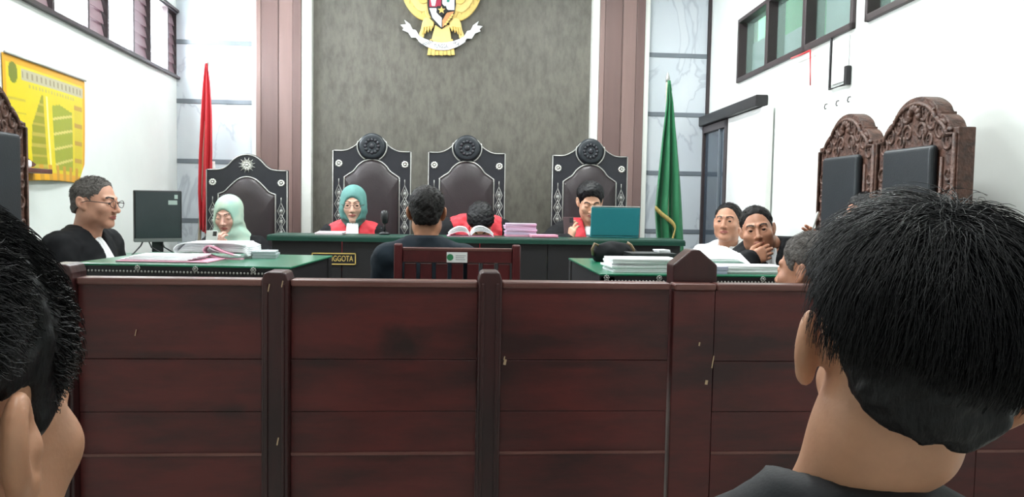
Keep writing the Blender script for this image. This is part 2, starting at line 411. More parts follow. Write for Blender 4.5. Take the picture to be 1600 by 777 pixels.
# gate on the right with pointed post behind it
gate = thing('railing_gate', 'dark red mahogany gate leaf closing the right end of the railing', 'gate', (RXp(1048), YR-.012, 0))
gx = lambda px: RXp(px) - RXp(1048)
planks(gx(1114), gx(1460), gate)
box('stile', M_mahog, gx(1049), gx(1113), -.016, .012, 0, zr-.018, gate, .003)
box('cap_rail', M_mahog_cap, gx(1049), gx(1113), -.026, .03, zr-.018, zr, gate, .005)
planks(gx(1530), gx(1960), gate); box('stile', M_mahog, gx(1461), gx(1529), -.016, .012, 0, zr-.018, gate, .003)
box('cap_rail', M_mahog_cap, gx(1461), gx(1529), -.026, .03, zr-.018, zr, gate, .005)
for px, py, w_, h_ in ((1104,598,4,7),(1093,538,2,6),(1114,566,1.5,20)):
    q = P(px, py, YR-.03); s = YR/F
    box('paint_chip', M_chip, -w_*s/2, w_*s/2, -.0012, .0008, -h_*s/2, h_*s/2, gate, loc=(q.x-RXp(1048), -.0165, q.z), rot=(0,.15,0))
gp = thing('gate_post', 'dark wooden post with a pointed gable top behind the railing gate', 'post', (P(1081,410,YR+.07).x, YR+.07, 0))
s = (YR+.12)/F; zt = P(1082,388,YR+.12).z
MB().prism([(-.062,0),(.062,0),(.062,zt-.08),(.062,zt-.072),(.062,zt-.042),(.012,zt),(-.012,zt),(-.062,zt-.042),(-.062,zt-.072),(-.062,zt-.08)], -.035, .035).build('body', M_mahog_post, gp, bevel=.004)

# ================================================================== FURNITURE
# an old dark scuff on the second panel, scraped into the varnish
def scuff(m, c, size, k):
    N = m.node_tree.nodes; L = m.node_tree.links; b = N['Principled BSDF']; old = b.inputs['Base Color'].links[0].from_socket
    tc = N.new('ShaderNodeTexCoord'); su = N.new('ShaderNodeVectorMath'); su.operation = 'SUBTRACT'; su.inputs[1].default_value = c
    dv = N.new('ShaderNodeVectorMath'); dv.operation = 'DIVIDE'; dv.inputs[1].default_value = size
    nz = N.new('ShaderNodeTexNoise'); nz.inputs['Scale'].default_value = 14; nz.inputs['Detail'].default_value = 4
    ad = N.new('ShaderNodeVectorMath'); ad.operation = 'ADD'; ln_ = N.new('ShaderNodeVectorMath'); ln_.operation = 'LENGTH'
    L.new(tc.outputs['Object'], su.inputs[0]); L.new(su.outputs[0], dv.inputs[0]); L.new(tc.outputs['Object'], nz.inputs[0])
    sc_ = N.new('ShaderNodeVectorMath'); sc_.operation = 'MULTIPLY_ADD'; sc_.inputs[1].default_value = (1.6,1.6,1.6); sc_.inputs[2].default_value = (-.8,-.8,-.8)
    L.new(nz.outputs['Color'], sc_.inputs[0]); L.new(dv.outputs[0], ad.inputs[0]); L.new(sc_.outputs[0], ad.inputs[1]); L.new(ad.outputs[0], ln_.inputs[0])
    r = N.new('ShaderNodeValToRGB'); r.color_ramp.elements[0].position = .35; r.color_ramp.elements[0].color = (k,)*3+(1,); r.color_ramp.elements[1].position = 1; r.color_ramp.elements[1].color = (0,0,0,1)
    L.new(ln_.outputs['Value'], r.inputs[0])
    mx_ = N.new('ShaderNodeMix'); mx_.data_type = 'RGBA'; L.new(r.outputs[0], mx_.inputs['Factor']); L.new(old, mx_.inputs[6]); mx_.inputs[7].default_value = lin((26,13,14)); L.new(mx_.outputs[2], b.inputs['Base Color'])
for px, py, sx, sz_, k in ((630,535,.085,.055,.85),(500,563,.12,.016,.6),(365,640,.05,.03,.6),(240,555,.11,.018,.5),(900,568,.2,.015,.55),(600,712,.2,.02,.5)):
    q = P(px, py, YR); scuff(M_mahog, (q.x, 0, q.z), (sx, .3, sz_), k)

# ---- the judges' bench
YBN = 5.2
bz = P(740, 371, YBN).z
bx0, bx1 = P(424,371,YBN).x, P(1064,375,YBN).x
bench = thing('judges_bench', 'long black panelled judges bench with a green cloth top', 'bench', ((bx0+bx1)/2, YBN, 0))
hw = (bx1-bx0)/2
npan = 6
for k in range(npan):
    a = -hw + 2*hw*k/npan
    box('front_panel', M_bench, a+.002, a+2*hw/npan-.002, 0, .03, 0, bz-.03, bench, .004)
box('side_panel', M_bench, -hw, -hw+.03, .03, .40, 0, bz-.03, bench); box('side_panel', M_bench, hw-.03, hw, .03, .40, 0, bz-.03, bench)
box('top', M_greend, -hw-.02, hw+.02, -.03, .3, bz-.026, bz, bench, .005)
box('top_edge', M_greend, -hw-.021, hw+.021, -.034, -.028, bz-.036, bz-.008, bench, .002)
box('work_shelf', M_green, -hw+.031, hw-.031, .031, .40, bz-.2, bz-.17, bench)
# sign
q0, q1 = P(487,396,YBN-.01), P(556,413,YBN-.01)
sg = thing('name_sign', 'small black name sign with gold letters on the bench front', 'sign', ((q0.x+q1.x)/2, YBN-.001, 0))
sw, sh = (q1.x-q0.x)/2, (q0.z-q1.z)/2+.004; scz = (q0.z+q1.z)/2
box('plate', M_black, -sw, sw, -.008, 0, scz-sh, scz+sh, sg, .002)
g = MB(); zz = scz
g.box(-sw,sw,-.0105,-.008,zz+sh-.006,zz+sh).box(-sw,sw,-.0105,-.008,zz-sh,zz-sh+.006).box(-sw,-sw+.006,-.0105,-.008,zz-sh,zz+sh).box(sw-.006,sw,-.0105,-.008,zz-sh,zz+sh)
g.build('border', M_gold, sg)
lt = text_obj('lettering', 'ANGGOTA', .05, M_gold, sg, (P(530,405,YBN).x-sg.location.x, -.0095, scz), (PI/2,0,0)); lt.scale = (((P(552,405,YBN)-P(508,405,YBN)).x)/lt.dimensions.x, 1, 1)

# ---- clerk / lawyer tables
def nail_row(parent, x0, x1, y, z, step=.0125, r=.0042):
    m = MB(); x = x0
    while x <= x1: m.lathe([(r*.1,.003),(r,0)], 6, (x, y, z), 'y') if False else m.ball((x,y,z), (r,.003,r), 6, 4); x += step
    o = m.build('nail_trim', M_silverd, parent, smooth=True); o['kind'] = 'stuff'; return o
def rosette(parent, x, y, z, r, name='rosette', m=None, petals=8):
    b = MB()
    for k in range(petals):
        a = 2*PI*k/petals
        b.ball((x+math.cos(a)*r*.62, y, z+math.sin(a)*r*.62), (r*.27, .004, r*.27), 6, 4)
    b.ball((x,y-.002,z), (r*.3,.006,r*.3), 8, 5)
    return b.build(name, m or M_silver, parent, smooth=True)
def green_table(name, label, corners, ztop, rz_loc):
    (cx, cy, rz, w2, dp) = corners
    t = thing(name, label, 'table', (cx, cy, 0), rz, 'green topped side tables')
    box('top', M_green, -w2, w2, 0, dp, ztop-.008, ztop, t, .003)
    box('apron', M_bench, -w2, w2, .002, .03, ztop-.16, ztop-.0085, t)
    box('apron', M_bench, -w2+.01, w2-.01, dp-.03, dp-.006, ztop-.16, ztop-.0085, t)
    for s_ in (-1, 1):
        box('side_panel', M_bench, s_*(w2-.02)-.012, s_*(w2-.02)+.012, .03, dp-.03, .12, ztop-.0085, t)
        for yy in (.03, dp-.03): box('leg', M_bench, s_*(w2-.03)-.028, s_*(w2-.03)+.028, yy-.028, yy+.028, 0, ztop-.0085, t, .004)
    nail_row(t, -w2+.02, w2-.02, .0, ztop-.026)
    for fx in (-.93, -.4, .13, .66): rosette(t, w2*fx, -.001, ztop-.014, .0125, m=M_silverd)
    return t
TLZ = P(283,414,2.97).z
tl = green_table('clerk_table', 'green topped black side table behind the left part of the railing', (P(283,420,2.97).x, P(283,420,2.97).y, math.radians(-6.0), .385, .60), TLZ, 0)
TRZ = P(960,428,2.92).z
trx0 = P(937,430,2.92).x
tr = green_table('lawyer_table', 'green topped black side table behind the right part of the railing', (trx0+.36, 2.92, 0, .36, .78), TRZ, 0)
# small back-left table carrying the monitor
SZ = .85
stb = thing('monitor_table', 'low green topped corner table under the computer monitor', 'table', (-1.62, 4.44, 0), 0)
box('top', M_green, -.27, .30, 0, .56, SZ-.03, SZ, stb, .005)
for sx in (-.24,.27):
    for sy in (.04,.52): box('leg', M_bench, sx-.025, sx+.025, sy-.025, sy+.025, 0, SZ-.03, stb)
box('apron', M_bench, -.24,.27,.03,.05,SZ-.14,SZ-.03, stb)

# ---- high backed judge chairs
def mirror(pts): return pts + [(-x, z) for x, z in reversed(pts) if abs(x) > 1e-6]
def arc(cx, cz, r, a0, a1, n): return [(cx+r*math.cos(math.radians(a0+(a1-a0)*k/n)), cz+r*math.sin(math.radians(a0+(a1-a0)*k/n))) for k in range(n+1)]
def smoothpts(pts, n=4):
    out = []
    for i in range(len(pts)-1):
        p0 = pts[max(i-1,0)]; p1 = pts[i]; p2 = pts[i+1]; p3 = pts[min(i+2,len(pts)-1)]
        for k in range(n):
            t = k/n
            out.append(tuple(.5*((2*p1[j])+(-p0[j]+p2[j])*t+(2*p0[j]-5*p1[j]+4*p2[j]-p3[j])*t*t+(-p0[j]+3*p1[j]-3*p2[j]+p3[j])*t**3) for j in range(2)))
    out.append(pts[-1]); return out
def judge_chair(name, label, group, medallion=True):
    t = thing(name, label, 'chair', (0,0,0), 0, group)
    H = 1.49                                                  # shoulder height of the back
    if medallion: top = smoothpts([(.3,H),(.22,H),(.17,H+.016),(.12,H+.05),(.085,H+.095),(.045,H+.115),(0,H+.12)])
    else: top = smoothpts([(.3,H),(.20,H+.005),(.15,H+.03),(.10,H+.085),(.05,H+.118),(0,H+.128)])
    out = [(.3,.30)] + top
    full = [(-x,z) for x,z in out] ; full = full[:-1] + [(x,z) for x,z in reversed(out)]   # left up, over, right down
    full = list(reversed(full))
    full = [(x,z) for x,z in full]
    MB().prism([(x,z) for x,z in reversed(full)], 0, .05).build('back_panel', M_chairblack, t, bevel=.006)
    inner = [(.205,.50),(.205,1.27)] + smoothpts([(.205,1.275),(.17,1.30),(.135,1.325),(.105,1.365),(.06,1.40),(0,1.415)])
    if not medallion: inner = [(.205,.50),(.205,1.28)] + smoothpts([(.205,1.285),(.16,1.305),(.12,1.35),(.07,1.40),(.03,1.42),(0,1.425)])
    # padded leather: three rings swelling outwards
    prof = [(-x,z) for x,z in inner][:-1] + [(x,z) for x,z in reversed(inner)]
    cxz = (0, .95); vs = []; fs = []; n = len(prof)
    rings = [(1.0,-.001),(.985,-.014),(.94,-.024),(.7,-.032),(.35,-.035)]
    for sc, yy in rings:
        for x, z in prof: vs.append((x*sc, yy, cxz[1]+(z-cxz[1])*sc))
    vs.append((0,-.036,cxz[1]))
    for i in range(len(rings)-1):
        for k in range(n): fs.append((i*n+k, i*n+(k+1)%n, (i+1)*n+(k+1)%n, (i+1)*n+k))
    for k in range(n): fs.append(((len(rings)-1)*n+k, (len(rings)-1)*n+(k+1)%n, len(vs)-1))
    MB().add(vs, [tuple(reversed(f)) for f in fs]).build('back_pad', M_leather, t, smooth=True)
    # silver trims
    MB().tube([(x*1.025, -.004, z+.006) for x,z in prof], .0062, 6).build('pad_trim', M_silverd, t, smooth=True)
    edge = [(-x,z) for x,z in out][:-1] + [(x,z) for x,z in reversed(out)]
    ring = MB(); ring.tube([(x*.985, -.003, .95+(z-.95)*.988) for x,z in edge], .0048, 6)
    ring.build('edge_trim', M_silverd, t, smooth=True)
    for s_ in (-1, 1):
        rosette(t, s_*.252, -.003, H-.105, .032, petals=10)
        b = MB(); x = s_*.252
        for k, (zc, hh, ww) in enumerate(((1.16,.065,.026),(1.075,.06,.03),(.985,.06,.03),(.9,.05,.026))):
            b.tube([(x-ww,-.003,zc),(x,-.003,zc+hh),(x+ww,-.003,zc),(x,-.003,zc-hh)], .0038, 5, closed=True)
            b.tube([(x-ww*.5,-.003,zc),(x,-.003,zc+hh*.5),(x+ww*.5,-.003,zc),(x,-.003,zc-hh*.5)], .003, 5, closed=True)
            b.ball((x,-.004,zc), (.009,.004,.014), 6, 4)
        b.tube([(x,-.003,1.22),(x,-.003,1.27)], .003, 5)
        b.build('lozenge_ornament', M_silverd, t, smooth=True)
    if medallion:
        md = MB().lathe([(.02,.028),(.06,.026),(.083,.03),(.097,.022),(.103,.0),(.1,-.03)], 28, (0, 0, H+.03), 'y').build('medallion', M_blackpad, t, smooth=True)
        b = MB()
        for k in range(12):
            a = 2*PI*k/12; b.ball((math.cos(a)*.05, -.029, H+.03+math.sin(a)*.05), (.014,.005,.014), 6, 4)
        b.ball((0,-.029,H+.03), (.022,.007,.022), 8, 5)
        b.build('medallion_relief', M_chairblack, md, smooth=True)
        for s_ in (-1, 1):
            MB().tube([(s_*x, -.008, z) for x, z in arc(0, H+.03, .113, -62, 20, 10)], .0055, 6).build('medallion_trim', M_silverd, t, smooth=True)
    else:
        b = MB()
        for k in range(24):
            a = 2*PI*k/24; r1 = .062 if k % 2 else .045
            b.tube([(math.cos(a)*.02,-.004,H+.035+math.sin(a)*.02),(math.cos(a)*r1,-.004,H+.035+math.sin(a)*r1)], [.004,.0015], 5)
        for k in range(8):
            a = 2*PI*k/8; b.ball((math.cos(a)*.02, -.006, H+.035+math.sin(a)*.02), (.008,.005,.008), 6, 4)
        b.ball((0,-.007,H+.035), (.012,.006,.012), 8, 5)
        b.build('sunburst', M_silver, t, smooth=True)
    box('seat', M_leather, -.27,.27,-.5,0,.38,.46, t, .025)
    box('seat_rail', M_chairblack, -.29,.29,-.51,.0,.31,.378, t, .006)
    for s_ in (-1, 1):
        box('arm', M_chairblack, s_*.285-.03, s_*.285+.03, -.46, -.001, .66, .70, t, .012)
        box('arm_post', M_chairblack, s_*.285-.022, s_*.285+.022, -.44, -.4, .381, .659, t, .006)
        box('leg', M_chairblack, s_*.262-.028, s_*.262+.028, -.5, -.445, 0, .309, t, .006)
        box('leg', M_chairblack, s_*.272-.028, s_*.272+.028, 0.0, .05, 0, .299, t, .006)
    return t
YC = 6.5
jc = judge_chair('judge_chair', 'black judge chair with medallion behind the teal hijab judge', 'high backed judge chairs')
jc.location = (P(581,300,YC).x, YC, P(581,235,YC).z-1.49)
PODC = jc.location.z
for px, lb in ((729,'black judge chair with medallion behind the judge bending over a book'), (921,'black judge chair with medallion behind the laptop, nearest the right pillar')):
    c = copy_tree(jc); c.location = (P(px,300,YC).x, YC, P(px, 238 if px < 800 else 243, YC).z-1.49); c['label'] = lb
cc = judge_chair('clerk_chair', 'black high backed chair with a silver sunburst crest by the red flag', 'high backed judge chairs', False)
cc.location = (P(386,300,6.4).x, 6.4, 0)
k_ = (P(386,265,6.4).z)/1.49; cc.scale = (1.0, 1, k_)

# ---- carved wooden side chairs
def carved_chair(name, label, group):
    t = thing(name, label, 'chair', (0,0,0), 0, group)
    H = 1.47
    half = [(.31,.3),(.31,H),(.255,H)] + smoothpts([(.255,H),(.235,H+.03),(.205,H+.05),(.185,H+.056)],3) + [(.185,H+.066),(.165,H+.068)] + smoothpts([(.165,H+.068),(.145,H+.095),(.1,H+.12),(.05,H+.134),(0,H+.138)],4)
    prof = [(-x,z) for x,z in half][:-1] + [(x,z) for x,z in reversed(half)]
    MB().prism(list(reversed(prof)), 0, .06).build('back_frame', M_carved, t, bevel=.006)
    cv = MB(); rnd = random.Random(3)
    def scroll(cx, cz, r, a0, sg, turns=1.3):
        pts = []
        for k in range(15):
            u = k/14; a = a0+sg*u*turns*2*PI; rr = r*(1-u*.82)
            pts.append((cx+math.cos(a)*rr, .001, cz+math.sin(a)*rr))
        cv.tube(pts, [.0095*(1-.45*k/14) for k in range(15)], 5)
    for s_ in (-1,1):
        for (x,z,r,a) in ((.07,H+.075,.042,2.2),(.13,H+.035,.045,1.2),(.05,H+.0,.042,-.6),(.19,H-.005,.042,.5),(.11,H-.03,.04,2.6),(.245,H-.045,.045,1.0)):
            scroll(s_*x, z, r, a if s_ > 0 else PI-a, s_)
        for k in range(9): scroll(s_*(.252+.012*(k%2)), H-.16-.085*k, .036, .6+k, s_*(1 if k%2 else -1), 1.1)
        cv.tube([(s_*.292,-.004,.32),(s_*.292,-.004,H-.02)], .009, 5); cv.tube([(s_*.212,-.004,.5),(s_*.212,-.004,H-.1)], .007, 5)
    edge = [(x*.94, -.004, .8+(z-.8)*.965) for x,z in prof]
    cv.tube(edge, .01, 5)
    for k in range(7):
        a = PI*k/6; cv.ball((math.cos(a)*.035,-.004,H+.06+math.sin(a)*.035), (.018,.012,.018), 6, 4)
    cv.build('carving', M_carved, t, smooth=True)
    MB().box(-.19,.19,-.034,-.001,.52,H-.055).build('back_pad', M_blackpad, t, bevel=.024, seg=4)
    box('seat', M_blackpad, -.26,.26,-.38,-.001,.40,.48, t, .02); box('seat_rail', M_carved, -.29,.29,-.39,-.001,.33,.398, t, .006)
    for s_ in (-1,1):
        box('arm', M_carved, s_*.28-.03, s_*.28+.03, -.36, -.001, .68, .72, t, .014)
        box('arm_post', M_carved, s_*.28-.02, s_*.28+.02, -.34, -.30, .399, .679, t, .006)
        box('leg', M_carved, s_*.26-.03, s_*.26+.03, -.38, -.32, 0, .329, t, .008); box('leg', M_carved, s_*.27-.03, s_*.27+.03, 0, .06, 0, .299, t, .008)
    return t
ch = carved_chair('carved_chair', 'carved brown armchair with black pad, nearer one by the right wall', 'carved armchairs along the walls')
# faces -x : local -y -> world -x  => rz = -90 deg
xr = 1.79
ch.location = (xr, 3.10, 0); ch.rotation_euler.z = -PI/2 + RA
s_c = (P(1442,152,3.10).z)/1.608
ch.scale = (1,1,s_c)
c2 = copy_tree(ch); c2.location = (xr+.04, 3.735, 0); c2['label'] = 'carved brown armchair with black pad, farther one by the right wall'
c3 = copy_tree(ch); c3.location = (P(55,250,3.6).x-.02, 3.29, 0); c3.rotation_euler.z = PI/2 + LA; c3['label'] = 'carved brown armchair with black pad at the left edge below the yellow poster'

# ---- witness chair
YW = 3.4
wx0, wx1 = P(616,390,YW).x, P(813,390,YW).x
wc = thing('witness_chair', 'red brown slatted wooden chair with a white sticker on its back', 'chair', ((wx0+wx1)/2, YW, 0))
hw2 = (wx1-wx0)/2; zt1 = P(621,379,YW).z; zt2 = P(715,389,YW).z; zt3 = P(715,411,YW).z
for s_ in (-1,1):
    MB().box(s_*hw2-(.033 if s_>0 else 0), s_*hw2+(.033 if s_<0 else 0), -.02,.025,0,zt1-.004).build('leg', M_redwood, wc, bevel=.006)
    box('leg', M_redwood, s_*(hw2-.02)-.02, s_*(hw2-.02)+.02, .44,.48,0,.419, wc, .005)
    box('arm', M_redwood, s_*(hw2-.02)-.025, s_*(hw2-.02)+.025, .026,.47,.64,.67, wc, .008)
    box('arm_post', M_redwood, s_*(hw2-.02)-.018, s_*(hw2-.02)+.018, .43,.465,.46,.639, wc, .004)
tr_ = box('top_rail', M_redwood, -hw2+.034, hw2-.034, -.012,.016, zt3, zt2, wc, .005)
box('top_rail_edge', M_mahog_cap, -hw2+.034, hw2-.034, -.014,.018, zt2-.008, zt2+.004, wc, .003)
nsl = 7
for k in range(nsl):
    xc = -hw2+.034 + (2*hw2-.068)*(k+.5)/nsl
    box('slat', M_redwood, xc-.024, xc+.024, -.006,.012, .5, zt3-.001, wc, .003)
box('lower_rail', M_redwood, -hw2+.034, hw2-.034, -.012,.016,.45,.499, wc, .004)
box('seat', M_redwood, -hw2+.01, hw2-.01, .026, .48, .42, .459, wc, .008)
qs = P(714,402,YW)
stk = box('sticker', M_white, -.042,.042,-.0135,-.0125,-.021,.021, wc, loc=(qs.x-wc.location.x, 0, qs.z))
m_ = MB().lathe([(.0135,.0015),(.0135,.0)], 14, (-.028,-.0136,0), 'y').build('sticker_emblem', mat('sticker_green',(46,130,84),.5), stk)
b = MB()
for k, (a0,a1) in enumerate(((-.006,.036),(-.006,.03),(-.006,.034))): b.box(a0,a1,-.0142,-.0136,.007-.008*k-.0012,.007-.008*k+.0012)
b.build('sticker_print', mat('print_grey',(160,164,166),.6), stk)

# ================================================================== ORGANIC MODELLING: distance fields + surface nets
f32 = np.float32
def grid(lo, hi, h):
    ax = [np.arange(lo[i], hi[i]+h, h, dtype=f32) for i in range(3)]
    G = np.meshgrid(*ax, indexing='ij'); return np.stack(G, -1)
def ln(v): return np.sqrt((v*v).sum(-1))
def ell(p, c, r):
    q = p - np.array(c, f32); r = np.array(r, f32)
    k0 = ln(q/r); k1 = ln(q/(r*r)); return k0*(k0-1)/np.maximum(k1, 1e-6)
def rc(p, a, b, r1, r2):
    a = np.array(a, f32); b = np.array(b, f32); ba = b-a; pa = p-a
    h = np.clip((pa@ba)/max(float(ba@ba), 1e-9), 0, 1)
    return ln(pa - h[...,None]*ba) - (r1 + (r2-r1)*h)
def smin(a, b, k): h = np.clip(.5+.5*(b-a)/k, 0, 1); return b*(1-h)+a*h-k*h*(1-h)
def smax(a, b, k): return -smin(-a, -b, k)
def fbm(p, s):
    x, y, z = p[...,0]*s, p[...,1]*s, p[...,2]*s
    return (np.sin(x*1.3+1.7*np.sin(y*.9+.4))*np.cos(z*1.1+1.3*np.sin(x*.7)) + .5*np.sin(y*2.3+z*1.9+1.1*np.sin(x*2.1)))/1.5
def nets(d, lo, h):
    """surface nets: vertices, quads of the zero level of grid d"""
    s = d < 0; nx, ny, nz = d.shape
    acc = np.zeros((nx-1,ny-1,nz-1,3), f32); cnt = np.zeros((nx-1,ny-1,nz-1), f32)
    corner = [(i,j,k) for i in (0,1) for j in (0,1) for k in (0,1)]
    sl = lambda c: tuple(slice(c[a], d.shape[a]-1+c[a]) for a in range(3))
    for c in corner:
        for a in range(3):
            if c[a]: continue
            e = list(c); e[a] = 1
            d0, d1 = d[sl(c)], d[sl(e)]; m = (d0 < 0) != (d1 < 0)
            t = np.where(m, d0/np.where(m, d0-d1, 1), 0)
            for q in range(3): acc[...,q] += np.where(m, c[q] + (t if q == a else 0), 0)
            cnt += m
    act = cnt > 0
    idx = -np.ones(act.shape, np.int64); idx[act] = np.arange(act.sum())
    I = np.argwhere(act); V = (I + acc[act]/cnt[act][:,None])*h + np.array(lo, f32)
    quads = []
    for a in range(3):
        b, c = (a+1) % 3, (a+2) % 3
        lo_ = [0,0,0]; hi_ = list(d.shape); hi_[a] -= 1; lo_[b] = lo_[c] = 1; hi_[b] -= 1; hi_[c] -= 1
        S0 = tuple(slice(lo_[q], hi_[q]) for q in range(3)); hi2 = list(hi_); lo2 = list(lo_); lo2[a] += 1; hi2[a] += 1
        S1 = tuple(slice(lo2[q], hi2[q]) for q in range(3))
        m = s[S0] != s[S1]; ins = s[S0]
        E = np.argwhere(m); 
        if not len(E): continue
        flip = ins[m]; E = E + np.array(lo_)
        def cell(db, dc):
            q = E.copy(); q[:,b] -= db; q[:,c] -= dc; return idx[q[:,0],q[:,1],q[:,2]]
        Q = np.stack([cell(1,1), cell(0,1), cell(0,0), cell(1,0)], 1)
        Q[~flip] = Q[~flip][:,::-1]
        quads.append(Q)
    return V, np.concatenate(quads)
def np_mesh(name, V, Q, mats, midx=None):
    me = bpy.data.meshes.new(name); n, m = len(V), len(Q); k = Q.shape[1]
    me.vertices.add(n); me.vertices.foreach_set('co', np.ascontiguousarray(V, f32).ravel())
    me.loops.add(m*k); me.loops.foreach_set('vertex_index', np.ascontiguousarray(Q, np.int32).ravel())
    me.polygons.add(m); me.polygons.foreach_set('loop_start', np.arange(0, m*k, k, dtype=np.int32))
    me.polygons.foreach_set('use_smooth', np.ones(m, bool))
    for x in mats: me.materials.append(x)
    if midx is not None: me.polygons.foreach_set('material_index', np.ascontiguousarray(midx, np.int32))
    me.update(calc_edges=True); me.validate(); return me
def sdf_part(fn, lo, hi, h):
    G = grid(lo, hi, h); return nets(fn(G).astype(f32), lo, h)
def xf(V, Mx):
    A = np.array(Mx); return (V @ A[:3,:3].T + A[:3,3]).astype(f32)

# ---- head (face towards -y, origin between the ears, chin at -.115, crown at +.12)
def head_sdf(p, neck, fat=1.0, nr=.056, eyes_open=True, female=False, ear_out=0.0, ntop=0.0):
    q = p.copy(); q[...,0] = np.abs(q[...,0])
    d = ell(p, (0,.018,.036), (.077,.097,.084))
    d = smin(d, ell(p, (0,-.026,-.03), (.063*fat,.068,.086)), .03)
    d = smin(d, ell(q, (.04*fat,.0,-.065), (.025,.05,.032)), .035)                 # jaw corners
    d = smin(d, ell(p, (0,-.07,-.098), (.026*fat,.022,.018)), .03)                 # chin
    d = smin(d, ell(q, (.042*fat,-.062,-.024), (.022,.02,.018)), .025)             # cheekbones
    d = smin(d, rc(q, (.008,-.089 if female else -.091,.028), (.045,-.068 if female else -.07,.027), .0085, .008), .014)      # brow ridge
    d = smax(d, -ell(q, (.032,-.108 if female else -.105,.006), (.017,.022,.0105)), .012)               # sockets
    d = smin(d, rc(p, (0,-.092,.014), (0,-.112,-.026), .006, .0105), .012)         # nose bridge
    d = smin(d, ell(p, (0,-.113,-.031), (.0115,.011,.0095)), .008)
    d = smin(d, ell(q, (.0125,-.102,-.034), (.009,.01,.0075)), .007)
    d = smax(d, -ell(q, (.007,-.108,-.0425), (.004,.006,.004)), .003)              # nostrils
    d = smin(d, rc(q, (0,-.0995,-.0565), (.021,-.088,-.0595), .0065, .003), .007)   # lips
    d = smin(d, rc(q, (0,-.0975,-.067), (.018,-.088,-.0635), .0068, .003), .007)
    d = smax(d, -rc(q, (0,-.107,-.0612), (.02,-.093,-.0615), .0028, .0018), .004)
    lid = ell(q, (.0315,-.0765,.004), (.0165,.0155,.0145)); d = smin(d, lid, .006)
    if eyes_open: d = smax(d, -ell(q, (.0315,-.093,.003), (.013,.012,.0056)), .002)
    else: d = smax(d, -ell(q, (.0315,-.094,-.0025), (.0125,.008,.0018)), .002)
    # ear: leaf tilted back with a hollow
    c, s = math.cos(.28), math.sin(.28)
    e = p.copy(); e[...,0] = q[...,0]-.082-ear_out; e[...,1] = p[...,1]-.022; e[...,2] = p[...,2]+.004
    r = np.stack([e[...,0]*.9-e[...,1]*.42, (e[...,1]*.9+e[...,0]*.42)*c + e[...,2]*s*-1, e[...,2]*c + e[...,1]*s], -1)
    ear = ell(r, (0,.004,.004), (.0085,.0185,.030)); ear = smin(ear, ell(r, (0,-.004,-.022), (.007,.011,.013)), .008)
    ear = smax(ear, -ell(r, (.009,.002,.006), (.007,.0105,.019)), .005)
    if not female: d = smin(smin(d, rc(q, (.06,.012,-.004), (.079+ear_out,.018,-.004), .014, .009), .008), ear, .008)
    d = smin(d, rc(p, (ntop,.022,-.05), neck, nr, nr*1.05), .026)
    return d
def cut_line(y, kind):
    if kind == 'short':  ys = [-.14,-.088,-.07,-.055,-.04,-.015,.0,.03,.05,.08,.13]; zs = [.078,.078,.074,.045,.015,-.012,.03,.02,-.035,-.06,-.062]
    elif kind == 'receding': ys = [-.14,-.07,-.055,-.045,-.03,-.012,.0,.03,.05,.08,.13]; zs = [.105,.1,.08,.04,.012,-.012,.03,.02,-.03,-.055,-.058]
    elif kind == 'bald': ys = [-.14,-.05,-.035,-.025,-.012,.0,.03,.05,.08,.13]; zs = [.14,.135,.10,.03,-.012,.03,.02,-.03,-.055,-.058]
    elif kind == 'nape': ys = [-.14,-.088,-.07,-.05,-.03,-.018,-.008,.036,.052,.068,.085,.10,.13]; zs = [.06,.06,.05,.035,.025,.02,.05,.05,.02,-.02,-.048,-.06,-.062]
    elif kind == 'side': ys = [-.14,-.09,-.075,-.062,-.045,-.012,-.002,.03,.05,.08,.13]; zs = [.078,.072,.045,.0,-.035,-.042,.03,.02,-.035,-.06,-.062]
    return np.interp(y, ys, zs)
def hair_sdf(p, kind, thick, nz=.003, top=0.0):
    cl_ = cut_line(p[...,1], kind)
    t = .002 + (thick-.002)*np.clip((p[...,2]-cl_)/.055, 0, 1)**.8 + top*np.clip((p[...,2]-.03)/.08, 0, 1)
    d = ell(p, (0,.018,.036), (.077,.097,.084)) - t
    d = smin(d, ell(p, (0,.06,-.03), (.06,.052,.05)) - t*.5, .03)
    d = d + nz*fbm(p, 70) + nz*.6*fbm(p[...,[1,2,0]], 150)
    cut = (cl_ + .007*fbm(p, 130) - p[...,2])*.75
    return smax(d, cut, .004)
def hijab_sdf(p, neck, drape=True):
    d = ell(p, (0,.02,.04), (.088,.11,.095)); d = smin(d, ell(p, (0,-.02,-.035), (.079,.088,.095)), .04)
    nk = (neck[0], neck[1]-.02, neck[2]-(.03 if drape else -.06))
    d = smin(d, rc(p, (0,.0,-.05), nk, .084, .13 if drape else .075), .05)
    if drape: d = smin(d, ell(p, (neck[0],neck[1]-.05,neck[2]-.02), (.13,.09,.09)), .06)
    d = d + .0025*np.sin(p[...,2]*95 + 30*np.abs(p[...,0]) + 2*np.sin(p[...,1]*30))*np.clip((.02-p[...,2])/.08,0,1)
    face = ell(p, (0,-.15,-.018), (.072,.115,.096)); face = smax(face, (p[...,1]+.035), .01)
    return smax(d, -face, .012)
def head_in(p): return ell(p, (0,0,0), (.05,.05,.05))
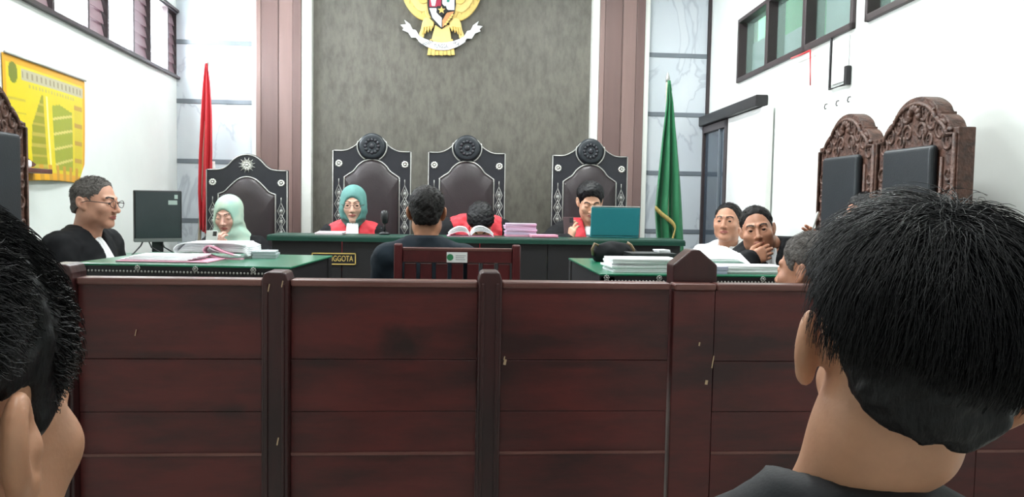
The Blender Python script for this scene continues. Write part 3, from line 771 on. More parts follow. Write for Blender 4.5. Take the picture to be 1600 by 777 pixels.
def hand_prims(w, d, n, s, curl=.55, spread=1.0, thumb=(.6,.7,.35), scale=1.0):
    """round cones of a hand: wrist w, finger direction d, palm normal n (fingers curl towards it), thumb side s"""
    w, d, n, s = [Vector(v) for v in (w,d,n,s)]; d.normalize(); n = (n - d*n.dot(d)).normalized(); s0 = d.cross(n); s = s0 if s0.dot(s) > 0 else -s0
    pr = []; k = scale
    offs = (.029,.0095,-.0095,-.027); plen = (.088,.092,.087,.078)
    ph = ((.041,.025,.021),(.045,.029,.022),(.041,.027,.021),(.032,.021,.019)); rr = (.0092,.0095,.009,.008)
    for i in range(4):
        kn = w + d*plen[i]*k + s*offs[i]*k
        pr.append((w + s*offs[i]*.55*k + d*.01, kn, .0155*k, .0125*k, .016))
        a = 0; q = kn; cu = curl if not isinstance(curl, (tuple,list)) else curl[i]
        for j in range(3):
            a += cu*(.75 if j == 0 else 1.0); dr = d*math.cos(a)+n*math.sin(a) + s*(offs[i]*2.2*spread*(1 if j == 0 else .3)); dr.normalize()
            q2 = q + dr*ph[i][j]*k
            pr.append((q, q2, rr[i]*k*(1.05-.1*j), rr[i]*k*(.97-.12*j), .0035)); q = q2
    tb = w + d*.022*k + s*.026*k
    pr.append((w + d*.005, tb, .016*k, .0145*k, .014))
    td = (d*thumb[0] + s*thumb[1] + n*thumb[2]).normalized(); t1 = tb + td*.042*k
    td2 = (d*(thumb[0]+.5) + s*thumb[1]*.4 + n*thumb[2]*1.2).normalized(); t2 = t1 + td2*.034*k; t3 = t2 + td2*.024*k
    pr += [(tb, t1, .0135*k, .0108*k, .009), (t1, t2, .0105*k, .0098*k, .004), (t2, t3, .0098*k, .0075*k, .004)]
    return pr
def hand_mesh(pr, h=.0034):
    pts = np.array([list(a[0]) for a in pr] + [list(a[1]) for a in pr]); lo = pts.min(0)-.024; hi = pts.max(0)+.024
    def fn(p):
        d = None
        for a, b, r1, r2, k in pr:
            e = rc(p, a, b, r1, r2); d = e if d is None else smin(d, e, k)
        return d
    return sdf_part(fn, lo, hi, h)

def strands(n, kind, length, width, base, lift, K=5, crown=(0,.075,.10), wave=0.0, clump=0.0, seed=1, top_long=0.0, droop=0.0, sides=3, minfade=.15, zmax=9.0):
    """thin tapering hairs grown from the scalp in head space; returns vertices and quads"""
    g = np.random.default_rng(seed); c0 = np.array((0,.018,.036)); r0 = np.array((.077,.097,.084))+base
    u = g.normal(size=(n*4,3)); u /= np.linalg.norm(u, axis=1)[:,None]
    p = c0 + u*r0
    ok = p[:,2] > cut_line(p[:,1], kind) + g.normal(0, .003, len(p)) + .004
    ok &= p[:,2] < cut_line(p[:,1], kind) + zmax
    p = p[ok][:n]; n = len(p)
    fd0 = np.clip((p[:,2]-cut_line(p[:,1], kind))/(.09 if kind == 'nape' else .08), .1, 1); rb_ = np.array((.077,.097,.084)) + base*fd0[:,None]
    p = c0 + (p-c0)/r0*rb_; r0 = rb_
    L = length*g.uniform(.6,1.25,n) * (1 + top_long*np.clip((p[:,2]-.02)/.08, 0, 1))
    fade = np.clip((p[:,2]-cut_line(p[:,1], kind))/(.11 if kind == 'nape' else .08), minfade, 1); L = L*fade
    cr = np.array(crown)
    f = p - cr; f[:,2] -= droop; f += g.normal(0,.012,p.shape)
    if clump:
        f += clump*np.stack([np.sin(p[:,1]*60+p[:,2]*45), np.cos(p[:,0]*55+p[:,2]*30), np.sin(p[:,0]*70)], 1)
    lf = lift*g.uniform(.35,1.3,n)*fade; ph = g.uniform(0,6.28,n)
    q = p.copy(); pts = []; nrm = []; tan = []
    for k in range(K):
        nn = (q-c0)/(r0*r0); nn /= np.linalg.norm(nn, axis=1)[:,None]
        t = f - (f*nn).sum(1)[:,None]*nn; t /= np.maximum(np.linalg.norm(t, axis=1),1e-6)[:,None]
        sdir = np.cross(nn, t)
        pts.append(q.copy()); nrm.append(nn); tan.append(sdir)
        t2 = t + sdir*(wave*np.sin(ph+k*1.7))[:,None]
        q = q + t2*(L/(K-1))[:,None]
        u_ = (q-c0)/r0; m = np.linalg.norm(u_, axis=1)
        q = c0 + (q-c0)*((1+lf/.085*math.sin(min(1,(k+1)/(K-1)*.75)*PI/1.5))/m)[:,None]
        f[:,2] -= droop*.3
    bad = np.zeros(n, bool)
    for k in range(K): bad |= (pts[k][:,2] < cut_line(pts[k][:,1], kind) - .003) | ((np.abs(pts[k][:,0]) > .06) & (np.abs(pts[k][:,1]-.022) < (.046 if kind == 'nape' else .034)) & (pts[k][:,2] < (.05 if kind == 'nape' else .034)))
    keep = ~bad | ((p[:,2]-cut_line(p[:,1], kind) > .03) & (g.uniform(size=n) < .8))
    pts = [a_[keep] for a_ in pts]; nrm = [a_[keep] for a_ in nrm]; tan = [a_[keep] for a_ in tan]; bad = bad[keep]; n = int(keep.sum())
    sc_ = np.where(bad, .3, 1.0)[:,None]; p0_ = pts[0]
    pts = [p0_+(q_-p0_)*sc_ for q_ in pts]
    V = []
    for k in range(K):
        wd = width*(1-.75*k/(K-1))*g.uniform(.7,1.2,n)
        for j in range(sides):
            an = 2*PI*j/sides; V.append(pts[k] + (tan[k]*math.cos(an)+nrm[k]*math.sin(an))*wd[:,None])
    V = np.stack(V,1).reshape(-1,3)
    base_i = np.arange(n)[:,None]*(K*sides); Q = []
    for k in range(K-1):
        for j in range(sides):
            j2 = (j+1) % sides; Q.append(base_i + np.array([k*sides+j, k*sides+j2, (k+1)*sides+j2, (k+1)*sides+j]))
    return V.astype(f32), np.concatenate(Q)

# ---- a whole seated person
def person(label, head, face, skin_rgb, hair=None, hair_m=None, outfit='robe', cloth=None, pitch=0, yaw=0, tilt=0, lean=.06, floor=0.0,
           fat=1.0, wide=.172, arms=None, eyes=True, glasses=None, hijab=None, bib=False, yoke=None, hres=.0034, nr=.056, thick=.012, collar=None,
           drop=.67, group='people in the courtroom', hair_top=.0, hair_noise=.003, side=0.0, neck_off=None, shirt_z=0.0, bib_off=(0,0), ear_out=0.0, ntop=0.0, sh_drop=.062, shR=0.0, legx=0.0, drape=True, sc=1.0, fuzz=900, fuzz_len=.014):
    rz = math.radians(face); R = Matrix.Rotation(rz, 4, 'Z')
    hz = head[2] - floor
    off = R @ Vector((side, -lean, 0))
    root = thing('person', label, 'person', (head[0]-off.x, head[1]-off.y, floor), rz, group)
    W2L = (Matrix.Translation(root.location) @ R).inverted()
    hp = Vector((side, -lean, hz))
    nb = Vector((side*.75, -lean*.78+.04, hz-.15*sc)) if neck_off is None else hp + Vector(neck_off)
    Hm = Matrix.Translation(hp) @ Matrix.Rotation(math.radians(yaw),4,'Z') @ Matrix.Rotation(math.radians(tilt),4,'Y') @ Matrix.Rotation(math.radians(pitch),4,'X') @ Matrix.Scale(sc,4)
    Hi = Hm.inverted(); nl = Hi @ nb
    sk = skin(skin_rgb)
    # head mesh
    lo = (min(-.112, nl.x-.07), min(-.135, nl.y-.07), nl.z-.02); hi = (max(.112, nl.x+.07), max(.13, nl.y+.075), .13)
    V, Q = sdf_part(lambda p: head_sdf(p, tuple(nl), fat, nr, eyes, bool(hijab), ear_out, ntop), lo, hi, hres)
    cen = V[Q].mean(1); ax = np.abs(cen[:,0])
    mi = np.zeros(len(Q), np.int32)
    bz_ = .0265 + .006*np.sin(np.clip((ax-.012)/.04,0,1)*PI)
    mi[(np.abs(cen[:,2]-bz_) < (.0026 if hijab else .0042)) & (ax > .013) & (ax < .05) & (cen[:,1] < -.06)] = 1
    lipw = .024
    mi[(np.abs(cen[:,2]+.0615) < .0085*np.sqrt(np.clip(1-(ax/lipw)**2,0,1))) & (ax < lipw) & (cen[:,1] < -.08)] = 2
    VV = [xf(V, Hm)]; QQ = [Q]; MI = [mi]; nV = len(V)
    # body
    chest = Vector((side*.5, nb.y+.01, nb.z-.17)); hip = Vector((0, .03, nb.z-(drop-.165)))
    hip.z = max(hip.z, .30)
    sh = {1: Vector((nb.x+wide, nb.y+.015, nb.z-sh_drop)), -1: Vector((nb.x-wide, nb.y+.015, nb.z-sh_drop-shR))}
    A = {}
    for s_, nm in ((1,'L'),(-1,'R')):
        spec = (arms or {}).get(nm)
        if spec:
            el = W2L @ Vector(spec['elbow']) if 'elbow' in spec else None; wr_ = W2L @ Vector(spec['wrist'])
            if el is None: el = (sh[s_]+wr_)/2 + Vector((s_*.06,.04,-.14))
            R3 = W2L.to_3x3()
            A[s_] = dict(el=el, wr=wr_, d=R3 @ Vector(spec['d']), n=R3 @ Vector(spec['n']), s=R3 @ Vector(spec['s']), curl=spec.get('curl', .5), thumb=spec.get('thumb',(.6,.7,.35)), spread=spec.get('spread',1))
        else:
            el = sh[s_] + Vector((s_*.05, -.04, -.27)); wr_ = sh[s_] + Vector((-s_*.05, -.27, -.26))
            A[s_] = dict(el=el, wr=wr_, d=Vector((-s_*.3,-1,-.05)), n=Vector((0,0,-1)), s=Vector((-s_,0,0)), curl=.25, thumb=(.7,.6,.1), spread=1)
    knee = {s_: Vector((s_*.11+legx, hip.y-math.sqrt(max(.01,.42**2-legx**2)), .44)) for s_ in (1,-1)}
    for s_ in (1,-1): knee[s_].z = min(.5, hip.z+.02)
    def torso(p, g):
        d = ell(p, chest, (wide*.96+g, .112+g, .19+g))
        d = smin(d, ell(p, (hip+chest)/2 + Vector((0,-.01,-.04)), (.158*fat+g, .115*fat+g, .2+g)), .07)
        d = smin(d, ell(p, hip, (.175+g, .13+g, .12+g)), .06)
        for s_ in (1,-1):
            d = smin(d, rc(p, nb+Vector((s_*.03,.02,-.005)), sh[s_], .048+g, .052+g), .045)
        return d
    def arm(p, s_, g, r0=.05, r1=.043, r2=.03, ext=0):
        a = A[s_]; wr_ = a['wr'] - (a['wr']-a['el']).normalized()*ext
        return np.minimum(rc(p, sh[s_], a['el'], r0+g, r1+g), smin(rc(p, sh[s_], a['el'], r0+g, r1+g), rc(p, a['el'], wr_, r1+g, r2+g), .02))
    def body(p):
        d = torso(p, -.012)
        for s_ in (1,-1): d = smin(d, arm(p, s_, -.008), .03)
        for s_ in (1,-1):
            d = smin(d, rc(p, hip+Vector((s_*.09,0,-.02)), knee[s_], .075, .055), .03)
            d = smin(d, rc(p, knee[s_], (s_*.11+legx, knee[s_].y+.02, .07), .052, .036), .02)
        return d
    pts = np.array([list(v) for v in (nb, hip, sh[1], sh[-1], A[1]['el'], A[-1]['el'], A[1]['wr'], A[-1]['wr'])])
    lo_t = pts.min(0)-.16; hi_t = pts.max(0)+.16; lo_t[2] = min(lo_t[2], hip.z-.12); hi_t[2] = max(nb.z+.05, pts[:,2].max()+.07)
    lo_b = np.minimum(lo_t, [-.2+min(0,legx), knee[1].y-.1, .03])
    V, Q = sdf_part(body, lo_b, hi_t, .018)
    V[:,2] = np.minimum(V[:,2], 9)
    VV.append(V); QQ.append(Q+nV); MI.append(np.zeros(len(Q), np.int32)); nV += len(V)
    for s_ in (1,-1):
        a = A[s_]; V, Q = hand_mesh(hand_prims(a['wr'], a['d'], a['n'], a['s'], a['curl'], a['spread'], a['thumb']))
        VV.append(V); QQ.append(Q+nV); MI.append(np.zeros(len(Q), np.int32)); nV += len(V)
    link('body', np_mesh('body', np.concatenate(VV), np.concatenate(QQ), [sk, M_brow, M_lip], np.concatenate(MI)), root)
    # eyes
    if eyes:
        for s_ in (1,-1):
            e = MB().lathe([(.0125*math.sin(PI*(i+.05)/8.1), .0125*math.cos(PI*(i+.05)/8.1)) for i in range(9)], 12, (0,0,0), 'y')
            me = e.mesh('eye', M_eye, True); me.materials.append(M_iris)
            for pl in me.polygons:
                if pl.center.y < -.0085: pl.material_index = 1
            o = link('eye', me, root); o.matrix_local = Hm @ Matrix.Translation((s_*.0315,-.0765,.004))
    # hair / hijab
    if hair:
        V, Q = sdf_part(lambda p: hair_sdf(p, hair, thick, hair_noise, hair_top), (-.115,-.125,-.11), (.115,.15,.165), hres)
        if fuzz:
            fz = fuzz if isinstance(fuzz, (dict, list)) else dict(n=fuzz, length=fuzz_len, width=.0013, base=thick*.75, lift=.006, K=4)
            for fi, f1 in enumerate(fuzz if isinstance(fuzz, list) else [fz]):
                V2, Q2 = strands(kind=hair, seed=len(label)+fi, **f1)
                Q = np.concatenate([Q, Q2+len(V)]); V = np.concatenate([V, V2])
        link('hair', np_mesh('hair', xf(V,Hm), Q, [hair_m or M_hairblack]), root)
    if hijab:
        nl2 = tuple(nl)
        V, Q = sdf_part(lambda p: hijab_sdf(p, nl2, drape), (-.2,-.2,nl.z-.16), (.2,.2+max(0,nl.y),.16), .005)
        link('headscarf', np_mesh('headscarf', xf(V,Hm), Q, [hijab]), root)
        V, Q = sdf_part(lambda p: smax(ell(p,(0,.018,.04),(.083,.102,.089)), (.066-p[...,2]+.25*np.abs(p[...,0]))*.9, .006), (-.11,-.12,.02),(.11,.14,.15), .005)
        link('under_cap', np_mesh('under_cap', xf(V,Hm), Q, [M_hairblack]), root)
    # clothes
    cl = cloth or M_robe
    def garment(p):
        g = .016 if outfit == 'robe' else .008
        d = torso(p, g)
        for s_ in (1,-1): d = smin(d, arm(p, s_, g+(.012 if outfit == 'robe' else .004), r2=.036 if outfit == 'robe' else .03, ext=.012), .03)
        d = smin(d, rc(p, nb+Vector((0,.03,-.02)), nb+Vector((0,.026,.026)), .062, .058), .03)      # collar stand
        d = d + .0055*fbm(p, 26) + .003*fbm(p, 55)
        d = smax(d, -rc(p, nb+Vector((0,-.012,-.02)), nb+Vector((0,-.03,.3)), .05, .075), .008)
        v = np.abs(p[...,0]-nb.x)*2.4 + (nb.z-.12+shirt_z - p[...,2])                                  # v neck
        d = smax(d, -np.maximum(v, p[...,1]-nb.y+.02)*.6, .006)
        return smax(d, p[...,2]-(nb.z+.045), .01)
    V, Q = sdf_part(garment, lo_t, hi_t, .0105)
    link('robe' if outfit == 'robe' else 'shirt', np_mesh('garment', V, Q, [cl]), root)
    def pants(p):
        d = None
        for s_ in (1,-1):
            e = smin(rc(p, hip+Vector((s_*.09,0,-.02)), knee[s_], .088, .07), rc(p, knee[s_], (s_*.11+legx, knee[s_].y+.02, .07), .066, .05), .02)
            d = e if d is None else smin(d, e, .02)
        return d
    V, Q = sdf_part(pants, (-.25+min(0,legx), knee[1].y-.12, .04), (.25+max(0,legx), hip.y+.12, hip.z+.1), .016)
    link('trousers', np_mesh('trousers', V, Q, [M_trouser]), root)
    for s_ in (1,-1):
        y0 = knee[1].y
        V, Q = sdf_part(lambda p: smax(smin(ell(p,((s_*.11+legx),y0-.06,.035),(.045,.11,.04)), rc(p,((s_*.11+legx),y0+.02,.04),((s_*.11+legx),y0+.02,.09),.042,.045), .03), .002-p[...,2], .004), ((s_*.11+legx)-.07,y0-.2,-.01), ((s_*.11+legx)+.07,y0+.09,.15), .01)
        V[:,2] -= V[:,2].min()
        link('shoe', np_mesh('shoe', V, Q, [M_black]), root)
    if yoke:
        def ysdf(p):
            d = torso(p, .027) + .0055*fbm(p, 26) + .003*fbm(p, 55)
            d = smin(d, rc(p, nb+Vector((0,.03,-.02)), nb+Vector((0,.026,.03)), .069, .064), .03)
            d = smax(d, -rc(p, nb+Vector((0,-.012,-.02)), nb+Vector((0,-.03,.3)), .052, .077), .008)
            d = smax(d, np.abs(p[...,0]-nb.x)-yoke, .008)
            v = np.abs(p[...,0]-nb.x)*4.0 + (nb.z-.17 - p[...,2]); d = smax(d, -np.maximum(v*.25, p[...,1]-nb.y+.02)*.7, .006)
            d = smax(d, (nb.z-.42)-p[...,2], .01); d = smax(d, p[...,2]-(nb.z+.045), .01)
            return d
        V, Q = sdf_part(ysdf, lo_t, hi_t, .0085)
        link('red_yoke', np_mesh('red_yoke', V, Q, [M_redcloth]), root)
    if bib:
        # pleated white bands hanging from the throat
        vs = []; fs = []; nu, nv = 17, 10
        bw = bib if isinstance(bib, tuple) else (.032,.05,.26)
        for j in range(nv+1):
            t = j/nv; z = nb.z+bib_off[1]-.015-bw[2]*t; hw_ = bw[0]+(bw[1]-bw[0])*t
            for i in range(nu):
                u = i/(nu-1)*2-1
                yy = nb.y - bib_off[0] - .062 - .085*min(1, t*2.0)**.8 + .02*u*u + .0035*math.cos(u*14)
                vs.append((nb.x+u*hw_, yy, z))
        for j in range(nv):
            for i in range(nu-1): fs.append((j*nu+i, (j+1)*nu+i, (j+1)*nu+i+1, j*nu+i+1))
        o = MB().add(vs, fs).build('white_bib', M_whitecloth, root, smooth=True); sm = o.modifiers.new('thick','SOLIDIFY'); sm.thickness = .008; sm.offset = 0
    if collar:
        b = MB()
        for s_ in (1,-1):
            b.hull8([nb+Vector((s_*.055,-.01,.03)), nb+Vector((s_*.012,-.075,-.012)), nb+Vector((s_*.04,-.098,-.06)), nb+Vector((s_*.088,-.04,-.02)),
                     nb+Vector((s_*.05,-.008,.034)), nb+Vector((s_*.012,-.082,-.008)), nb+Vector((s_*.042,-.106,-.058)), nb+Vector((s_*.092,-.046,-.014))])
        b.build('collar', collar, root)
    if glasses:
        g = MB()
        for s_ in (1,-1):
            g.tube([(s_*.033+.023*math.cos(a), -.1125+.006*abs(math.cos(a)), .002+.017*math.sin(a)) for a in [2*PI*k/16 for k in range(16)]], .0016, 5, closed=True)
            g.tube([(s_*.056,-.108,.006),(s_*.074,-.07,.008),(s_*.086,-.01,.01),(s_*.086,.02,.0)], .002, 5)
        g.tube([(-.01,-.114,.006),(0,-.117,.009),(.01,-.114,.006)], .0016, 5)
        o = g.build('glasses', glasses, root, smooth=True); o.matrix_local = Hm
    root['hm'] = 0; del root['hm']
    return root, Hm, nb, A, W2L

def phone(label, loc, rot, m):
    t = thing('phone', label, 'phone', loc); t.rotation_euler = rot
    box('case', m, -.037,.037,-.0045,.0035,-.077,.077, t, .006)
    box('display', M_screen, -.034,.034,.0032,.0042,-.072,.072, t, .001)
    cb = box('camera_bump', M_black, .006,.03,-.0062,-.0044,.04,.07, t, .001)
    return t

# ================================================================== PEOPLE BEHIND THE BENCH
hd = P(552, 320, 5.72)
person('judge in teal headscarf and glasses with red yoke and white bib behind the bench', hd, 2, (214,170,150), hijab=M_tealhijab, pitch=6, lean=.06, floor=PODZ, yoke=.175, bib=(.036,.052,.28), bib_off=(.04,.055), glasses=M_brownframe, wide=.155, group='judges at the bench', drop=.6, drape=False)
hd = P(751, 348, 5.66)
person('judge with black hair bending far over an open book, red yoke showing', hd, -4, (188,136,108), hair='short', hair_m=M_hairblack, pitch=66, lean=.24, floor=PODZ, yoke=.19, wide=.175, group='judges at the bench', neck_off=(-.04,.16,.012), drop=.62, eyes=False, thick=.016, hair_top=.01)
hd = P(922, 317, 5.72)
hw_ = P(892, 362, 5.44)
person('judge with short black hair holding a phone behind the teal laptop', hd, -6, (208,158,130), hair='short', hair_m=M_hairblack, pitch=20, yaw=4, lean=.08, floor=PODZ, yoke=.13, bib=(.03,.046,.26), wide=.185, group='judges at the bench', drop=.62, eyes=False, thick=.014, hair_top=.016, fat=1.03,
       arms={'R': dict(wrist=(hw_.x-.015, hw_.y+.0, hw_.z-.075), elbow=(hw_.x-.14, hw_.y+.24, hw_.z-.10), d=(.15,.1,.75), n=(.5,.75,-.1), s=(.3,.5,.8), curl=.5, thumb=(.7,.3,.5))})
phone('dark phone held up by the judge behind the bench', P(889, 357, 5.455), (math.radians(-14),0,math.radians(12)), mat('maroon_phone_case', (70,48,52), .35))
hd = P(357, 337, 5.55)
cw = P(336, 376, 5.30)
person('clerk in mint patterned headscarf and black robe looking at a phone', hd, -14, (214,168,152), hijab=M_mint, pitch=13, yaw=6, lean=.12, wide=.16, outfit='robe', group='court staff', drop=.6, eyes=False,
       arms={'R': dict(wrist=(cw.x-.01, cw.y+.03, cw.z-.10), elbow=(cw.x-.16, cw.y+.22, cw.z-.10), d=(.1,-.1,.9), n=(.3,.6,.1), s=(1,0,.2), curl=.6),
             'L': dict(wrist=(cw.x+.07, cw.y+.05, cw.z-.11), elbow=(cw.x+.26, cw.y+.24, cw.z-.14), d=(-.25,-.15,.85), n=(-.5,.4,.1), s=(-1,0,.2), curl=.6)})
phone('pale phone held by the clerk in mint headscarf', P(330, 379, 5.27), (math.radians(-18),0,math.radians(-6)), mat('clear_phone_case', (176,180,178), .3))
hd = P(667, 333, 3.66)
person('witness in dark navy jacket seated with back to camera in the slatted chair', hd, 178, (176,122,92), hair='short', hair_m=M_hairdark, outfit='jacket', cloth=M_navy, lean=.0, pitch=4, thick=.011, wide=.165, drop=.64, fat=1.02, group='witness and lawyers', sc=.92, nr=.053)
hd = P(150, 317, 4.12)
person('grey haired man in glasses and black robe in profile at the left table', hd, 80, (200,148,124), hair='receding', hair_m=M_hairgrey, lean=.04, pitch=4, thick=.005, bib=(.022,.042,.26), glasses=M_brownframe, wide=.185, fat=1.1, drop=.62, group='witness and lawyers', nr=.062, fuzz=2200, fuzz_len=.009)
hd = P(1137, 348, 5.0)
person('man in white collared shirt sitting by the glass door', hd, -32, (188,136,110), hair='receding', hair_m=M_hairdark, outfit='shirt', cloth=M_whitecloth, collar=M_whitecloth, lean=.05, pitch=-4, thick=.004, wide=.175, fat=1.08, drop=.62, group='witness and lawyers')
hd = P(1183, 360, 4.15)
hw_ = P(1192, 392, 4.0)
person('man in black robe resting his chin and mouth on his hand', hd, -14, (182,130,104), hair='receding', hair_m=M_hairdark, lean=.10, pitch=1, tilt=-10, yaw=-6, thick=.008, bib=(.03,.042,.30), wide=.19, fat=1.12, drop=.6, group='witness and lawyers', side=-.12, neck_off=(.07,.07,-.075), sh_drop=.012, shR=.11, legx=-.30,
       arms={'R': dict(wrist=(hw_.x-.075, hw_.y+.0, hw_.z-.05), elbow=(hw_.x-.12, hw_.y-.06, hw_.z-.22), d=(.85,.05,.35), n=(.1,.9,-.2), s=(-.2,.2,.9), curl=.5, thumb=(.8,.5,.3))})
hd = P(1264, 424, 2.56)
person('man with greying cropped hair seated low just behind the gate', hd, -146, (192,136,108), hair='short', hair_m=M_hairgrey, outfit='shirt', cloth=M_robe, lean=.02, pitch=4, thick=.006, wide=.17, drop=.6, group='witness and lawyers', fuzz=2400, fuzz_len=.014)
hd = P(1352, 346, 3.5)
hw_ = P(1264, 382, 3.62)
person('man with glasses in the carved chair, half hidden by the near head', hd, -80, (186,132,106), hair='short', hair_m=M_hairblack, outfit='robe', lean=.0, thick=.012, wide=.17, glasses=M_white, drop=.62, group='witness and lawyers',
       arms={'R': dict(wrist=(hw_.x+.03, hw_.y-.02, hw_.z-.08), elbow=(hw_.x+.14, hw_.y-.1, hw_.z-.18), d=(-.15,.05,.95), n=(-.8,-.3,0), s=(.2,-.8,.3), curl=.35)})
pn = thing('pen', 'white pen held in a raised hand near the carved chairs', 'pen', P(1273,348,3.56))
o = MB().tube([(0,0,-.045),(0,0,.04),(0,0,.05)], [.0045,.0045,.0015], 8).build('barrel', M_white, pn, smooth=True); o.rotation_euler = (0,.25,0)
o = MB().tube([(.007,0,.01),(.007,0,.046)], .0015, 5).build('clip', M_silver, pn); o.rotation_euler = (0,.25,0)

# ================================================================== SPECTATORS IN THE FOREGROUND
hd = P(1410, 572, .70)
person('young man with thick black hair in a black shirt seated at the right foreground', hd, 165, (204,152,122), hair='nape', hair_m=M_hairblack, outfit='shirt', cloth=M_blackshirt, lean=.0, pitch=10, tilt=-11, thick=.014, wide=.17, drop=.64, group='spectators', nr=.043, fat=.76,
       hres=.0026, eyes=False, collar=None, neck_off=(.050,-.02,-.14), ntop=.016, ear_out=.004, sh_drop=.12,
       fuzz=[dict(n=12000, length=.045, width=.0006, base=.021, lift=.013, K=8, clump=.014, wave=.12, top_long=.9, droop=.02), dict(n=10000, length=.017, width=.0004, base=.012, lift=.004, K=4, droop=.1, minfade=.6, zmax=.09)])
hd = P(-168, 668, .46)
person('young man with wavy dark hair turned to the right at the left foreground edge', hd, 172, (196,144,114), hair='side', hair_m=M_hairblack, outfit='shirt', cloth=M_blackshirt, lean=.0, pitch=2, thick=.009, wide=.18, drop=.64, group='spectators', nr=.054, ear_out=.004,
       hres=.0026, eyes=True, fuzz=[dict(n=11000, length=.02, width=.0006, base=.009, lift=.007, K=8, clump=.02, wave=.4, top_long=.9), dict(n=7000, length=.007, width=.0003, base=.004, lift=.002, K=4, droop=.1, minfade=.6, zmax=.07)])

# ================================================================== EMBLEM ON THE WALLPAPER
YE = YB-.035
em = thing('garuda_emblem', 'golden eagle state emblem with shield and white ribbon on the grey wall', 'emblem', (P(690,40,YE).x, YE, P(690,40,YE).z))
def EP(px, py): q = P(px, py, YE); return (q.x-em.location.x, q.z-em.location.z)
def plate(name, m, pts, y0, y1, parent=em, bevel=.004):
    q = [EP(*p) for p in pts]
    ar = sum(q[i][0]*q[(i+1)%len(q)][1]-q[(i+1)%len(q)][0]*q[i][1] for i in range(len(q)))
    if ar < 0: q.reverse()
    return MB().prism(q, -y1, -y0).build(name, m, parent, bevel=bevel)
def mx(pts): return [(1380-x, y+.0175*(1380-2*x)) for x, y in pts]
wing = smoothpts([(668,-70),(640,-80),(626,-50),(627,-15),(633,6),(644,22),(656,31),(664,32),(670,26)],4)+[(672,-40)]
fe1 = smoothpts([(668,-60),(648,-60),(638,-30),(640,-4),(648,12),(658,20),(668,18)],4)
fe2 = smoothpts([(668,-50),(655,-45),(650,-20),(652,0),(660,8),(668,6)],4)
for f_ in (lambda q: q, mx):
    wg = plate('wing', M_gold, f_(wing), 0, .03, bevel=.008)
    plate('feather_row', M_goldp, f_(fe1), .03, .042, wg, .006); plate('feather_row', M_gold, f_(fe2), .042, .054, wg, .006)
    for k in range(5):
        a = f_([(633+k*6.5, -40), (634+k*6.2, 2+k*5.2)])
        q0_, q1_ = EP(*a[0]), EP(*a[1]); MB().tube([(q0_[0],-.03,q0_[1]),(q1_[0],-.03,q1_[1])], .004, 5).build('feather_rib', M_goldp, wg, smooth=True)
    leg = smoothpts([(664,28),(660,36),(658,46),(655,55),(656,60),(662,60),(664,52),(670,48),(677,44),(678,34),(674,28)],3)
    lg = plate('leg', M_goldp, f_(leg), .005, .04, bevel=.008)
    for k in range(4):
        a = f_([(662+k*4, 44-k*.5), (660+k*4.5, 56-k*2)]); q0_, q1_ = EP(*a[0]), EP(*a[1])
        MB().tube([(q0_[0],-.042,q0_[1]),(q1_[0],-.046,q1_[1])], [.01,.005], 6).build('talon', M_gold, lg, smooth=True)
plate('breast', M_gold, smoothpts([(664,-60),(690,-100),(716,-60),(718,0),(712,30),(690,40),(668,30),(662,0),(664,-60)],3)[:-1], .0, .04, bevel=.01)
hdp = plate('eagle_head', M_gold, smoothpts([(676,-90),(672,-120),(684,-138),(700,-134),(706,-120),(700,-90)],4), .01, .06, bevel=.012)
plate('beak', M_goldp, [(672,-122),(656,-114),(672,-110)], .02, .05, hdp)
plate('tail', M_goldp, [(680,40),(702,40),(706,68),(673,68)], .005, .035, bevel=.006)
for k in range(7):
    x = 667+44*k/7; plate('tail_feather', M_gold, [(x+.4+(689-x)*.2,62),(x+5.8+(689-x)*.2,62),(x+6,87+(1 if k%2 else 0)),(x+.5,87)], .004, .03+.004*(k%2), bevel=.003)
M_crim = mat('emblem_crimson', (176,44,74), .5, vary=.1); M_orange = mat('emblem_orange', (214,142,90), .5, vary=.15); M_emteal = mat('emblem_green', (70,150,132), .5, vary=.1)
shd = plate('shield', M_black, smoothpts([(669,-42),(711,-42),(712,10),(706,30),(690,47),(674,30),(668,10),(669,-42)],2)[:-1], .035, .05)
for nm, m, pts in (('upper_left_field', M_crim, [(671,-40),(689.5,-40),(689.5,13),(671,13)]), ('upper_right_field', M_white, [(691,-40),(710,-40),(710,18),(700,18),(691,8)]),
                   ('lower_left_field', M_white, [(671,15),(682,15),(684,24),(690.5,30),(690,45),(676,30)]), ('lower_right_field', M_orange, [(698,22),(709.5,20),(705,30),(691.5,45),(691.5,34)])):
    plate(nm, m, pts, .05, .057, shd, .002)
plate('ox_head', M_white, [(673,2),(678,-6),(682,2),(680,12),(675,12)], .057, .062, shd, .002); plate('tree', M_emteal, [(694,-30),(707,-30),(709,-6),(703,0),(702,6),(698,6),(698,0),(693,-6)], .057, .062, shd, .002)
plate('star_field', M_black, [(683,12),(697,12),(699,22),(690,28),(682,22)], .057, .064, shd, .002)
st = []
for k in range(10):
    a = PI/2+2*PI*k/10; r_ = 6.2 if k % 2 == 0 else 2.8; st.append((690+r_*math.cos(a), 18.5-r_*math.sin(a)))
plate('star', M_gold, st, .064, .07, shd, .001)
for k in range(5): plate('chain_link', M_gold, [(694+k*2.6,40-k*3.6),(697+k*2.6,38-k*3.6),(698.5+k*2.6,40.5-k*3.6),(695.5+k*2.6,42.5-k*3.6)], .057, .061, shd, .001)
M_rib = mat('ribbon_white', (232,234,236), .45, vary=.04)
def rib(pts_top, pts_bot): return pts_top + list(reversed(pts_bot))
rb = plate('ribbon', M_rib, rib(smoothpts([(652,56),(664,62),(678,66.5),(690,68),(702,67),(716,63),(728,57)],4), smoothpts([(654,66),(664,73),(678,78.5),(690,80),(702,79),(716,74),(727,67)],4)), .035, .046, bevel=.003)
